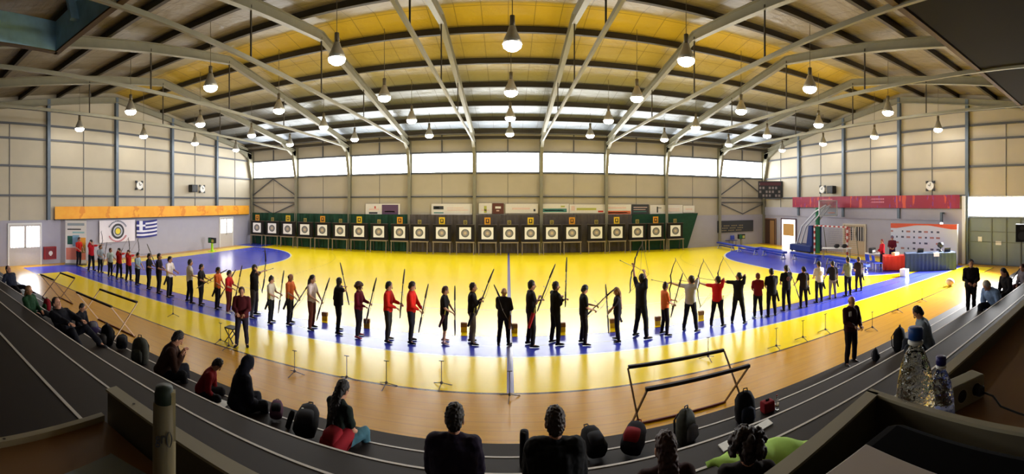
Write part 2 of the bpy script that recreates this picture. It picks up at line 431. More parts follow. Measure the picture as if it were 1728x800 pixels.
pl = bpy.data.lights.new('lamp_light', 'POINT'); pl.energy = LAMP_W; pl.color = (1, .95, .87); pl.shadow_soft_size = .2
first = True
for r in range(4):
    Yl = 10.7+4.6*r
    for cix in range(9):
        Xl = (cix-4)*5.05+.12
        o = root if first else copy_tree(root); first = False
        zz = 7.9; o.location = (Xl, Yl, zz)
        for ch in o.children:
            if ch.name.startswith('suspension_rod'): ch.scale = (1, 1, (roof_z(Yl)-zz-.76)/1.14); ch.location = (0,0,.76*(1-ch.scale[2]))
        cw = 'on the hall centre line' if cix == 4 else '%s one %s of the hall centre' % (ORD[abs(cix-4)], 'left' if cix < 4 else 'right')
        rw = ['row nearest the camera', 'second row from camera', 'second row from windows', 'row nearest the windows'][r]
        tag(o, 'bell lamp, %s, %s' % (rw, cw), 'lamp', 'bell lamps hanging from the roof')
        lo = bpy.data.objects.new('lamp_light', pl); COL.objects.link(lo); lo.location = (0, 0, -.26); lo.parent = o
# ---------------------------------------------------------------- bleachers
TREAD = mat('dark_brown_bleacher_tread', srgb(36, 27, 24), .6, noise=.15, scale=5)
TREAD.node_tree.nodes['Principled BSDF'].inputs['Specular IOR Level'].default_value = .25
NOSE = mat('pale_step_nosing', srgb(205, 198, 192), .5)
ez = [(5.0, .4), (4.1, .8), (3.17, 1.2), (2.3, 1.6), (1.4, 2.0), (.35, 2.3)]
for i, (y, z) in enumerate(ez):
    yb = ez[i+1][0] if i+1 < len(ez) else HB+.06
    t = MB().box((-HX+.1, yb, 0), (HX-.1, y, z-.001)).build('bleacher_step', TREAD)
    tag(t, 'dark bleacher step with a pale front edge, %s one up from the court' % ORD[i+1], 'bleacher step', 'long bleacher steps')
    MB().box((-HX+.1, y-.022, z-.02), (HX-.1, y+.006, z+.004)).build('nosing', NOSE, t)
tag(MB().box((-HX+.1, 5.0, 0), (HX-.1, 5.87, .04)).build('bleacher_plinth', TREAD), 'low dark plinth strip between the wooden floor and the first bleacher step', 'plinth')
# ================================================================ targets and backdrop
BLACKF = mat('black_target_foam', srgb(26, 22, 22), .85, noise=.3)
WOODS = mat('pale_stand_timber', srgb(140, 126, 106), .6, noise=.15, scale=6)
DWOOD = mat('dark_stand_timber', srgb(70, 60, 54), .7)
def rings_mat():
    g = NX('target_paper', .7)
    d = g.op('SQRT', g.op('ADD', g.op('POWER', g.x, 2), g.op('POWER', g.z, 2)))
    c = srgb(246, 246, 248)
    for r, cc in ((.29, (78, 76, 76)), (.2, (120, 128, 136)), (.15, (160, 130, 124)), (.09, (196, 184, 150))):
        c = g.mix(g.op('LESS_THAN', d, r), c, srgb(*cc))
    ln = g.AND(g.op('LESS_THAN', g.op('FRACT', g.op('MULTIPLY', d, 33.0)), .18), g.op('LESS_THAN', d, .29))
    c = g.mix(g.op('MULTIPLY', ln, .6), c, srgb(225, 225, 225))
    return g.out(c)
PAPER = rings_mat()
YBOARD = mat('yellow_number_card', srgb(226, 190, 40), .6)
OCARD = mat('orange_number_card', srgb(216, 150, 36), .6)
PCARD = mat('dull_yellow_card', srgb(158, 142, 70), .6)
INK = mat('dark_ink', srgb(40, 34, 30), .7)
TY = 28.0
def make_target():
    t = empty('archery_target')
    MB().box((-.64, -.12, .92), (.64, .12, 2.06)).build('boss', BLACKF, t, bevel=.02)
    m = MB().box((-.42, 0, -.42), (.42, .012, .42)).build('target_paper', PAPER, t.children[0]); m.location = (0, -.14, 1.5)
    MB().box((-.68, -.2, 2.07), (.68, .14, 2.11)).build('top_shelf', DWOOD, t)
    MB().box((-.66, -.3, .82), (.66, .1, .9)).build('ledge', WOODS, t)
    for s in (-1, 1):
        MB().bar((s*.6, -.26, 0), (s*.6, -.22, .86), .05).build('leg', WOODS, t)
        MB().bar((s*.6, .5, 0), (s*.6, .1, 2.05), .05).build('leg', DWOOD, t)
    return t
proto = make_target()
tx = [435,460.4,486.6,515.5,545,575,606.7,640,675,708.3,746,785.3,822.7,859.3,895.3,931,965,1006,1040.3,1075,1106,1138.7]
TW = {0:'nearest the left corner', 21:'nearest the slanting green curtain'}
for i, x in enumerate(tx):
    t = proto if i == 0 else copy_tree(proto)
    t.location = (TY*math.tan((x-X0)/F), TY, 0)
    n = i+1
    big = i % 2 == 0
    w = TW.get(i) or ('%s from the left end of the row' % ORD[n] if n <= 11 else '%s from the right end of the row' % ORD[23-n])
    tag(t, 'black foam archery target with ringed paper, ' + w, 'archery target', 'archery targets along the far wall')
    h, wd = (.5, .42) if big else (.3, .26)
    b = MB(); b.box((-wd/2, -.01, 0), (wd/2, .01, h)); b.mi = 1
    b.box((-wd*.28, -.016, h*.2), (wd*.28, -.01, h*.8)); b.mi = 0; b.box((-wd*.12, -.022, h*.35), (wd*.12, -.016, h*.7))
    o = b.build('number_card', [YBOARD if i % 4 else OCARD, INK] if big else [PCARD, INK])
    o.location = (t.location.x, TY-.05, 2.112)
    tag(o, '%s number card on the target %s' % ('large yellow' if big else 'small dull yellow', w), 'number card', 'number cards above the targets')
def curtain(name, x0, x1, m, label, slant=0.0, ztop=2.78, Yc=28.6):
    a = Yc*math.tan((x0-X0)/F); b = Yc*math.tan((x1-X0)/F); mb = MB(); n = int((b-a)/.09); vs = []
    for i in range(n+1):
        u = i/n; x = a+(b-a)*u; y = Yc+.035*math.sin(x*9)+.02*math.sin(x*23)
        xb = x if u < .93 else a+(b-a)*.93+(x-a-(b-a)*.93)*(1-slant)
        for dy in (0, .012): pass
        vs.append([mb.bm.verts.new((xx, y+dy, z)) for dy in (0, .015) for xx, z in ((xb, .03), (x, ztop))])
    for p, q in zip(vs, vs[1:]):
        mb._f([p[0], q[0], q[1], p[1]]); mb._f([p[2], p[3], q[3], q[2]]); mb._f([p[1], q[1], q[3], p[3]]); mb._f([p[0], p[2], q[2], q[0]])
    for p in (vs[0], vs[-1]): mb._f([p[0], p[1], p[3], p[2]])
    o = mb.build(name, m); tag(o, label, 'curtain'); return o
GREEN = mat('dark_green_arrow_netting', srgb(18, 62, 42), .8, noise=.3, scale=5)
BRNET = mat('dark_brown_arrow_netting', srgb(84, 76, 72), .85, noise=.2, scale=5)
curtain('backdrop_curtain', 422, 690, GREEN, 'dark green backdrop curtain behind the left targets')
curtain('backdrop_curtain', 691, 1066, BRNET, 'brown-black backdrop curtain behind the middle targets')
def slanted():
    a = 28.6*math.tan((1067-X0)/F); b = 28.6*math.tan((1178-X0)/F); c = 28.6*math.tan((1160-X0)/F)
    mb = MB(); mb.prism([(a, 28.6, .03), (c, 28.6, .03), (b, 28.6, 2.82), (a, 28.6, 2.78)], (0, .03, 0))
    tag(mb.build('backdrop_curtain', GREEN), 'green backdrop curtain with a slanting free edge at the right end', 'curtain')
slanted()
# sponsor boards hung on the far wall above the curtain
BAN = mat('white_banner_vinyl', srgb(222, 216, 208), .5); 
def cm(n, *c, r=.6): return mat(n, srgb(*c), r)
PUR = cm('purple_print', 92, 66, 96); BRO = cm('brown_print', 96, 52, 40); TEAL = cm('teal_print', 70, 130, 124); LIME = cm('lime_print', 178, 178, 84)
ORA = cm('orange_print', 214, 110, 70); NAV = cm('dark_print', 52, 54, 60); PINK = cm('pale_pink_print', 226, 196, 186); REDP = cm('red_print', 190, 60, 50)
def banner(x0, y0, x1, y1, base, label, deco, Yb=28.77):
    a = PY(x0, y0, Yb); b = PY(x1, y1, Yb); xc = (x0+x1)/2
    za = PY(xc, y0, Yb).z; zb = PY(xc, y1, Yb).z
    mb = MB(); mb.box((a.x, Yb, zb), (b.x, Yb+.03, za)); w = b.x-a.x; h = za-zb
    ms = [base]
    for (u0, v0, u1, v1, m) in deco:
        ms.append(m); mb.mi = len(ms)-1
        mb.box((a.x+w*u0, Yb-.006, zb+h*v0), (a.x+w*u1, Yb, zb+h*v1))
    o = mb.build('banner', ms); return tag(o, label, 'banner', None)
banner(617, 344, 675, 364, BAN, 'white banner with a purple right half above the left targets', [(.48, .08, .95, .92, PUR), (.1, .15, .35, .3, NAV), (.1, .45, .4, .6, PINK), (.26, .6, .3, .8, REDP), (.56, .3, .85, .4, BAN)])
banner(728, 344, 797, 363, BAN, 'white banner with a small dark and green logo at its left end', [(.05, .5, .3, .8, NAV), (.07, .6, .2, .7, LIME), (.06, .15, .3, .25, TEAL), (.38, .4, .9, .48, PINK), (.38, .6, .8, .66, PINK)])
banner(808, 343, 830, 361, BAN, 'small white banner left of the brown square banner', [(.2, .3, .8, .4, PINK), (.4, .1, .6, .75, LIME)])
banner(831, 343, 850, 361, BRO, 'small square brown banner between two white ones', [(.25, .5, .75, .7, BAN), (.35, .25, .6, .35, PINK)])
banner(853, 344, 908, 360, BAN, 'white banner with faint pink lettering right of the brown square', [(.2, .4, .75, .6, PINK), (.86, .2, .92, .45, NAV)])
banner(914, 344, 960, 360, BAN, 'white banner with a teal lower band', [(.02, .12, .92, .5, TEAL), (.7, .65, .85, .8, LIME), (.1, .25, .8, .35, BAN)])
banner(961, 345, 1021, 360, BAN, 'pale banner with a lime green line of lettering', [(.2, .35, .75, .6, LIME), (.05, .3, .15, .8, PINK), (.8, .1, .95, .3, REDP)])
banner(1022, 345, 1065, 363, BAN, 'cream banner with an orange-red lower band', [(.02, .08, .98, .4, ORA), (.1, .18, .85, .28, REDP), (.1, .6, .8, .75, PINK)])
banner(1066, 345, 1095, 363, NAV, 'dark banner with thin pale lines of print', [(.1, .7, .9, .76, PINK), (.1, .5, .8, .55, PINK), (.1, .3, .85, .35, TEAL)])
banner(1097, 346, 1152, 364, BAN, 'white banner with a thin dark looping mark', [(.2, .3, .24, .85, NAV), (.24, .7, .34, .76, NAV), (.45, .4, .9, .5, PINK), (.45, .6, .9, .66, PINK)])
banner(1153, 347, 1172, 359, BAN, 'small pale banner at the right end of the banner row', [(.2, .4, .8, .6, PINK)])
# dark honours board low on the far wall
a = PY(1211, 373, 28.76); b = PY(1271, 390, 28.76)
mb = MB().box((a.x, 28.74, b.z), (b.x, 28.82, a.z)); mb.mi = 1
for r in range(3):
    for k in range(16):
        if (k*7+r*3) % 5: mb.box((a.x+.12+k*.155, 28.73, b.z+.12+r*.2), (a.x+.22+k*.155, 28.74, b.z+.2+r*.2))
tag(mb.build('notice_board', [NAV, cm('worn_gold_lettering', 150, 136, 100)]), 'long dark notice board with rows of worn lettering right of the targets', 'notice board')
# ================================================================ left wall
LX = -21.72
def on_left(x0, y0, x1, y1):
    """rectangle on the left wall between two photo pixels -> Y0, Y1, z0, z1"""
    a = PX(x0, (y0+y1)/2, LX); b = PX(x1, (y0+y1)/2, LX); c = (x0+x1)/2
    return a.y, b.y, PX(c, y1, LX).z, PX(c, y0, LX).z
def orange_mat():
    g = NX('orange_court_banner_print', .6)
    n = g.noise(1.6, 4, (1, 1, 1)); c = g.mix(n, srgb(230, 140, 14), srgb(246, 186, 60))
    s = g.op('GREATER_THAN', g.op('SINE', g.op('ADD', g.op('MULTIPLY', g.y, 3.0), g.op('MULTIPLY', n, 9.0))), .86)
    return g.out(g.mix(g.op('MULTIPLY', s, .5), c, srgb(206, 106, 16)))
mb = MB()
ys = [9.8+i*.3 for i in range(62)]
for ya, yb in zip(ys, ys[1:]):
    f = lambda y: LX+.2+.03*math.sin(y*1.9)
    mb.prism([(f(ya), ya, 2.66), (f(yb), yb, 2.66), (f(yb), yb, 3.42), (f(ya), ya, 3.42)], (.012, 0, 0))
bo = tag(mb.build('long_banner', orange_mat()), 'long orange banner running along the left wall above the pale dado', 'banner')
DARKSH = cm('dark_rail', 60, 56, 54)
MB().box((LX+.1, 9.8, 2.6), (LX+.22, 28.1, 2.66)).build('hem_rail', DARKSH, bo)
# white flag with the round target emblem
WFLAG = mat('white_flag_cloth', srgb(224, 216, 222), .7, noise=.03)
y0, y1, z0, z1 = on_left(166, 371, 226, 408)
mb = MB(); N = 24
for i in range(N):
    ya, yb = y0+(y1-y0)*i/N, y0+(y1-y0)*(i+1)/N; f = lambda y: LX+.1+.02*math.sin(y*5)
    mb.prism([(f(ya), ya, z0), (f(yb), yb, z0), (f(yb), yb, z1-.02), (f(ya), ya, z1-.02)], (.01, 0, 0))
fo = tag(mb.build('emblem_flag', WFLAG), 'white flag with a round yellow and black target emblem on the left wall', 'flag')
cy, cz = PX(197, 390, LX).y, PX(197, 390, LX).z
for r, r0, m in ((.5,.36,NAV),(.36,.25,cm('pale_rings',190,190,196)),(.27,.18,cm('dark_ring',96,100,96)),(.19,0,cm('yellow_gold',232,206,60))):
    o = MB().disc((LX+.14+(.5-r)*.02, cy, cz), r, (1,0,0), r0=r0).build('emblem_ring', m, fo)
for a0, a1, m in ((25, 155, cm('grey_letter_arc', 120,124,140)), (205, 335, cm('red_letter_arc', 190,110,120))):
    mb = MB()
    for k in range(14):
        a = math.radians(a0+(a1-a0)*(k+.5)/14); c = Vector((LX+.14, cy+.7*math.cos(a)*1.05, cz+.66*math.sin(a)))
        mb.box(c-Vector((.003,.045,.045)), c+Vector((.003,.045,.045)))
    mb.build('lettering', m, fo)
# Greek flag
FB = mat('flag_blue_cloth', srgb(44, 46, 124), .7); FW = mat('flag_white_cloth', srgb(222, 220, 232), .7)
y0, y1, z0, z1 = on_left(229, 372, 263, 400)
mb = MB(); H = (z1-z0)/9; Wd = y1-y0; N = 18
for i in range(N):
    u0, u1 = i/N, (i+1)/N
    for k in range(9):
        m = 1 if k % 2 else 0
        if k < 5 and u0 < .40:
            m = 1 if (.13 < (u0+u1)/2 < .26 or k == 2) else 0
        mb.mi = m; f = lambda u: LX+.1+.05*math.sin(u*9); g_ = lambda u: -.06*math.sin(u*3.1)+.07*u
        zt, zb_ = z1-k*H, z1-(k+1)*H
        mb.prism([(f(u0), y0+u0*Wd, zb_+g_(u0)), (f(u1), y0+u1*Wd, zb_+g_(u1)), (f(u1), y0+u1*Wd, zt+g_(u1)), (f(u0), y0+u0*Wd, zt+g_(u0))], (.01, 0, 0))
tag(mb.build('striped_flag', [FB, FW]), 'blue and white striped flag with a cross hanging on the left wall', 'flag')
# roll-up banner stand
b = P(128, 447)
t = empty('rollup_banner', b, math.atan2(-b.x, b.y)*.9); tag(t, 'tall white roll-up banner stand with green, blue and orange print by the left wall', 'banner stand')
mb = MB().box((-.62, -.01, .1), (.62, .01, 2.62))
cols = [(-.5,.5,2.3,2.45,cm('grey_print',150,160,166)),(-.5,.3,2.05,2.12,NAV),(-.2,.5,1.85,1.95,cm('aqua_print',150,190,190)),(-.5,-.2,1.2,1.7,cm('deep_green_print',30,90,76)),(-.2,.2,1.1,1.75,cm('light_blue_print',130,170,190)),(.2,.58,1.0,1.6,cm('amber_print',230,160,50)),(-.58,.58,.3,1.0,cm('salmon_print',222,130,100)),(.1,.58,.7,1.2,LIME)]
ms = [BAN]
for x0, x1, z0, z1, m in cols:
    ms.append(m); mb.mi = len(ms)-1; mb.box((x0, -.014, z0), (x1, -.01, z1))
mb.build('banner_sheet', ms, t)
MB().box((-.64, -.14, 0), (.64, .14, .09)).build('base', STEEL, t); MB().box((-.64, -.02, 2.6), (.64, .02, 2.65)).build('top_rail', STEEL, t)
# fire hose cabinet
RED = mat('fire_red_paint', srgb(150, 30, 34), .4)
y0, y1, z0, z1 = on_left(73, 416, 93, 437)
o = MB().box((LX-.05, y0, z0), (LX+.2, y1, z1)).build('fire_hose_cabinet', RED); tag(o, 'red fire hose cabinet on the left wall beside the barred door', 'fire cabinet')
MB().box((LX+.2, y0+.06, z0+.06), (LX+.22, y1-.06, z1-.06)).build('cabinet_door', cm('dark_red_paint', 122, 20, 28, r=.4), o)
MB().disc((LX+.225, (y0+y1)/2, (z0+z1)/2), .13, (1,0,0)).box((LX+.2, (y0+y1)/2-.05, (z0+z1)/2-.16), (LX+.226, (y0+y1)/2+.05, (z0+z1)/2)).build('hose_symbol', BAN, o)
# left doors
def glazed_door(nm, x0, x1, zt, zw0, ylist_bars, X_, s, panes):
    ya, yb = sorted((PX(x0, 400, X_).y, PX(x1, 400, X_).y))
    d = struct(MB().box((X_-.03, ya, 0), (X_+.03, yb, zt)).build(nm, cm('off_white_door', 196, 190, 186)))
    struct(MB().box((X_-.05, ya-.08, 0), (X_+.05, ya, zt+.08)).box((X_-.05, yb, 0), (X_+.05, yb+.08, zt+.08)).box((X_-.05, ya, zt), (X_+.05, yb, zt+.08)).build('door_frame', WHITE, d))
    w = (yb-ya)/panes
    for k in range(panes):
        a, b = ya+w*k+.1, ya+w*(k+1)-.06
        struct(MB().box((X_+s*.03, a, zw0), (X_+s*.036, b, zt-.12)).build('door_pane', DPANE, d))
        mb = MB()
        for j in range(ylist_bars):
            y = a+(b-a)*(j+.5)/ylist_bars; mb.box((min(X_+s*.036, X_+s*.056), y-.018, zw0), (max(X_+s*.036, X_+s*.056), y+.018, zt-.12))
        struct(mb.build('door_bars', cm('grey_bars', 170, 166, 166), d))
    MB().box((min(X_, X_+s*.1), (ya+yb)/2-.07, 1.02), (max(X_, X_+s*.1), (ya+yb)/2+.05, 1.06)).build('door_handle', STEEL, d)
glazed_door('door_1', 15, 68, 2.38, 1.05, 4, LX, 1, 2)
glazed_door('door_2', 371, 392, 2.4, 1.15, 1, LX, 1, 2)
# dials and loudspeakers high on the gable walls
DIAL = cm('white_dial', 226, 226, 222); BLK = mat('black_plastic', srgb(24, 24, 26), .45)
def wall_clock(x, y, s, label):
    X_ = s*21.66; p = PX(x, y, X_)
    o = empty('wall_clock', p); tag(o, label, 'clock', None)
    for a in (-1, 1):
        for b_ in (-1, 1): MB().box((-.03, a*.24-.08, b_*.24-.08), (.03, a*.24+.08, b_*.24+.08)).build('corner_bracket', BLK, o)
    d_ = MB().disc((-s*.06, 0, 0), .27, (-s,0,0)).disc((-s*.059, 0, 0), .27, (s,0,0)).build('dial', DIAL, o)
    MB().bar((-s*.08, 0, 0), (-s*.08, .13, .07), .03).build('hand', BLK, d_); MB().bar((-s*.08, 0, 0), (-s*.08, -.04, .19), .025).build('hand', BLK, d_)
wall_clock(235, 313, -1, 'white round clock with black corner brackets high on the left wall')
wall_clock(341, 319, -1, 'white round clock beside the loudspeaker, left wall near the far corner')
wall_clock(1388, 320, 1, 'white round clock beside the loudspeaker on the right wall')
wall_clock(1570, 314, 1, 'white round clock alone above the purple banner')
def wall_speaker(x, y, s, label):
    p = PX(x, y, s*21.55); o = MB().box((-.2, -.3, -.28), (.2, .3, .28)).build('wall_loudspeaker', BLK, bevel=.03); o.location = p; tag(o, label, 'loudspeaker')
    MB().disc((-s*.205, 0, 0), .2, (-s,0,0)).build('speaker_cone', cm('speaker_grey', 60, 60, 62), o)
    MB().bar((0, 0, 0), (s*.2, 0, .1), .06).build('bracket', STEEL, o)
wall_speaker(326, 318, -1, 'black loudspeaker mounted high on the left wall')
wall_speaker(1403, 320, 1, 'black loudspeaker mounted high on the right wall')
# ================================================================ right wall
RX = 21.72
def purple_mat():
    g = NX('purple_red_banner_print', .6)
    n = g.noise(.9, 4); c = g.mix(n, srgb(128, 16, 62), srgb(150, 24, 46))
    k = g.noise(2.4, 4, (1, 1.6, .3)); c = g.mix(g.op('GREATER_THAN', k, .6), c, srgb(196, 70, 40))
    return g.out(g.mix(g.op('GREATER_THAN', g.noise(3, 3, (1, 2, .5)), .64), c, srgb(120, 40, 120)))
mb = MB(); ys = [9.85+i*.3 for i in range(50)]
for ya, yb in zip(ys, ys[1:]):
    f = lambda y: RX-.24+.02*math.sin(y*2.3)
    mb.prism([(f(ya), ya, 3.3), (f(yb), yb, 3.3), (f(yb), yb, 4.12), (f(ya), ya, 4.12)], (.012, 0, 0))
pb = tag(mb.build('long_banner', purple_mat()), 'long purple and red banner along the right wall', 'banner')
for yc in (20.6, 15.9):
    for r in range(2):
        mb = MB()
        mb.box((RX-.272, yc-.56, 3.86-r*.2), (RX-.268, yc+.6, 3.875-r*.2))
        for k in range(9): mb.box((RX-.275, yc-.55+k*.12, 3.85-r*.2), (RX-.268, yc-.47+k*.12, 3.95-r*.2))
        mb.build('lettering', cm('faint_pink_letters', 206, 120, 140), pb)
# right-hand dado is taller: pale board under the banner
tag(MB().box((21.68, 9.75, 2.55), (21.79, 28.8, 3.28)).build('wall_panel', DADO), 'pale band of wall panel under the purple banner on the right wall', 'wall panel')
# scoreboard near the corner
p = PR(1300, 320, 34.0)
t = empty('scoreboard', p, -.62); tag(t, 'black electronic scoreboard high in the far right corner', 'scoreboard')
MB().box((-1.05, -.08, -.72), (1.05, .08, .72)).build('scoreboard_case', BLK, t)
mb = MB()
for i in range(7):
    for j in range(4):
        if (i*5+j*3) % 4: MB().box((-.95+i*.27, -.09, -.62+j*.33), (-.78+i*.27, -.08, -.42+j*.33)).build('digit_panel', cm('dim_digits', 120, 110, 110), t)
MB().box((-.9, -.095, .35), (.9, -.08, .62)).build('digit_panel', cm('dim_red_digits', 70, 26, 34), t)
MB().bar((.0, .08, 0), (.0, .9, 0), .1).build('bracket', STEEL, t)
# doors of the right wall
def right_door(nm, x0, x1, ztop, leaf, label_m, inner=None):
    ya, yb = sorted((PX(x0, 400, RX).y, PX(x1, 400, RX).y))
    d = struct(MB().box((RX-.02, ya, 0), (RX+.05, yb, ztop)).build(nm, leaf))
    struct(MB().box((RX-.08, ya-.1, 0), (RX, ya, ztop+.1)).box((RX-.08, yb, 0), (RX, yb+.1, ztop+.1)).box((RX-.08, ya, ztop), (RX, yb, ztop+.1)).build('door_frame', label_m, d))
    return d, ya, yb
d, ya, yb = right_door('door_3', 1287, 1309, 2.2, cm('dark_doorway', 70, 46, 36), cm('brown_door_frame', 120, 92, 76))
struct(MB().box((RX-.06, ya+.15, 0), (RX-.03, ya+.75, 2.1)).build('door_leaf', cm('tan_wood_leaf', 150, 112, 70), d))
d, ya, yb = right_door('door_4', 1320, 1343, 2.25, mat('bright_doorway', (1, .98, .95, 1), .5, emit=2.5), cm('dark_plum_frame', 74, 50, 66))
struct(MB().box((RX-.06, ya+.2, .9), (RX-.03, yb-.2, 1.9)).build('door_leaf', cm('ochre_board', 206, 160, 96), d))
d, ya, yb = right_door('door_5', 1425, 1460, 2.05, cm('beige_double_door', 186, 166, 138), cm('beige_frame', 200, 190, 172))
w = (yb-ya)/2
mb = MB(); mb2 = MB()
for k in range(2):
    mb2.box((RX-.03, ya+w*k+.08, .95), (RX-.02, ya+w*(k+1)-.08, 1.95))
    for j in range(4): mb.box((RX-.05, ya+w*k+.12+j*.22, .95), (RX-.03, ya+w*k+.17+j*.22, 1.95))
struct(mb2.build('door_pane', cm('dark_glass', 60, 56, 60, r=.2), d)); struct(mb.build('door_bars', cm('pale_bars', 220, 214, 206), d))
struct(MB().box((RX-.06, yb-.6, .95), (RX-.05, yb-.12, 1.95)).build('door_notice', cm('red_brown_notice', 160, 80, 66), d))
# big grey sliding doors under the side window
GD = mat('grey_green_door_panel', srgb(104, 116, 126), .6, noise=.08, scale=3)
d = struct(MB().box((RX-.03, 4.0, 0), (RX+.05, 9.35, 2.78)).build('door_6', GD))
mb = MB()
for y in (4.4, 5.3, 6.15, 7.0, 7.9, 9.3): mb.box((RX-.07, y-.03, 0), (RX-.03, y+.03, 2.78))
for z in (.03, 1.35, 1.95, 2.74): mb.box((RX-.06, 4.0, z-.02), (RX-.03, 9.35, z+.02))
struct(mb.build('door_rail', cm('dark_grey_rail', 84, 92, 92), d))
struct(MB().box((RX-.06, 8.5, 1.35), (RX-.04, 8.75, 1.65)).box((RX-.06, 7.3, 1.2), (RX-.04, 7.65, 1.42)).build('door_notice', DIAL, d))
for k, (ya, yb) in enumerate([(9.5, 9.7)]):
    struct(MB().box((RX-.25, ya, 0), (RX, yb, 4.05)).build('trim_1', WHITE))
# bracket lamp under the banner
p = PX(1590, 368, 21.5); t = empty('wall_lamp', p); tag(t, 'grey bracket wall lamp under the right end of the purple banner', 'wall lamp')
MB().bar((.2, 0, .3), (-.1, 0, .3), .1).bar((-.1, 0, .35), (-.1, 0, -.25), .14).build('lamp_arm', STEELB, t); MB().ell((-.1, 0, -.33), .1, .1, .09).build('lamp_bulb', mat('small_lamp_glow', (1, .98, .9, 1), .4, emit=3), t, smooth=True)
# ---------------------------------------------------------------- handball goal
GW = cm('goal_white', 222, 216, 210); GR = cm('goal_red', 176, 60, 50)
t = empty('handball_goal', (19.7, 18.6, 0)); tag(t, 'red and white banded handball goal in the right goal area', 'goal')
def banded(p, q, parent, name):
    mb = MB(); p = Vector(p); q = Vector(q); n = max(3, int((q-p).length/.2))
    for i in range(n): mb.mi = i % 2; mb.bar(p+(q-p)*i/n, p+(q-p)*(i+1)/n, .09)
    mb.build(name, [GW, GR], parent)
banded((0,-1.54,0), (0,-1.54,2.08), t, 'post'); banded((0,1.54,0), (0,1.54,2.08), t, 'post'); banded((0,-1.54,2.04), (0,1.54,2.04), t, 'crossbar')
mb = MB()
for s in (-1, 1): mb.bar((0,s*1.5,2.03), (.85,s*1.5,2.03), .04).bar((.85,s*1.5,2.03), (1.2,s*1.5,.02), .04)
mb.bar((1.2,-1.5,.03), (1.2,1.5,.03), .04).build('rear_frame', STEEL, t)
mb = MB(); 
for i in range(21): y = -1.5+3*i/20; mb.bar((.85,y,2.0), (1.18,y,.05), .008)
for j in range(14): u = j/13; mb.bar((.85+.33*u,-1.5,2.0-1.95*u), (.85+.33*u,1.5,2.0-1.95*u), .008)
mb.build('net', GW, t)
# ---------------------------------------------------------------- portable basketball hoop
BP = mat('navy_padding', srgb(30, 48, 104), .6); GP = mat('green_padding', srgb(44, 124, 88), .6); HW = mat('white_hoop_steel', srgb(204, 206, 210), .4, metal=.2)
b = P(1371, 426)
t = empty('basketball_stand', b, math.radians(-90)); tag(t, 'portable basketball stand with navy and green padding and a glass backboard', 'basketball hoop')
# local x points towards the play (screen right), y away
MB().box((-1.9, -.6, .08), (.4, .6, .55)).build('base', BP, t, bevel=.05)
for x in (-1.7, .2):
    for y in (-.5, .5): MB().loft([(x, y-.03, .06), (x, y+.03, .06)], .06, n=10).build('wheel', BLK, t)
MB().prism([(-.15, -.5, .5), (.45, -.5, .5), (.45, -.5, 2.0), (.1, -.5, 2.0)], (0, 1.0, 0)).build('front_padding', BP, t)
MB().loft([(.55,-.0,.0),(.55,0,3.3)], .16, n=10).build('green_column', GP, t)
mb = MB()
for y in (-.22, .22):
    mb.bar((-1.5, y, .5), (-.9, y, 1.9), .1).bar((-.9, y, 1.9), (.5, y, 3.0), .1).bar((.4, y, 2.3), (1.5, y, 3.35), .07).bar((.5, y, 3.0), (1.6, y, 3.5), .08)
mb.build('arm', HW, t)
GLASS = mat('clear_backboard', srgb(210, 216, 216), .08, trans=.85, noise=0)
MB().box((1.6, -.9, 2.75), (1.62, .9, 3.8)).build('backboard', GLASS, t)
MB().box((1.58, -.94, 2.7), (1.64, .94, 2.76)).box((1.58, -.94, 3.78), (1.64, .94, 3.84)).box((1.58, -.94, 2.7), (1.64, -.88, 3.84)).box((1.58, .88, 2.7), (1.64, .94, 3.84)).box((1.62, -.3, 3.4), (1.64, .3, 3.44)).build('backboard_frame', HW, t)
mb = MB(); n = 20
for i in range(n):
    a, c_ = 2*PI*i/n, 2*PI*(i+1)/n; mb.bar((1.92+.23*math.cos(a), .23*math.sin(a), 2.95), (1.92+.23*math.cos(c_), .23*math.sin(c_), 2.95), .025)
mb.build('rim', ORA, t)
# ---------------------------------------------------------------- long blue gym benches across the goal area
BB = mat('blue_bench_vinyl', srgb(34, 60, 170), .4); BL = mat('pale_bench_leg', srgb(190, 192, 206), .5)
def bench():
    t = empty('gym_bench')
    MB().box((-.16, -1.32, .38), (.16, 1.32, .5)).build('seat', BB, t, bevel=.01)
    MB().box((-.03, -1.28, .2), (.03, 1.28, .28)).build('lower_rail', BB, t)
    for y in (-1.1, 1.1): MB().bar((-.15, y, 0), (-.02, y, .45), .05).bar((.15, y, 0), (.02, y, .45), .05).bar((-.2, y, .02), (.2, y, .02), .05, .04).build('leg', BL, t)
    return t
bt = bench(); bp_ = [(16.2, 26.4, .06), (16.3, 23.6, .04), (16.5, 20.8, .06), (16.8, 18.0, .08), (17.0, 15.2, .1), (16.0, 13.6, .15)]
for i, (x, y, r) in enumerate(bp_):
    o = bt if i == 0 else copy_tree(bt); o.location = (x, y, 0); o.rotation_euler.z = -r
    tag(o, 'long blue gym bench in the right goal area, %s' % ['farthest one, nearest the far wall', 'second from the far wall', 'third from the far wall', 'third from the sponsor wall', 'second from the sponsor wall', 'nearest to the red-covered table'][i], 'bench', 'blue benches in the goal area')
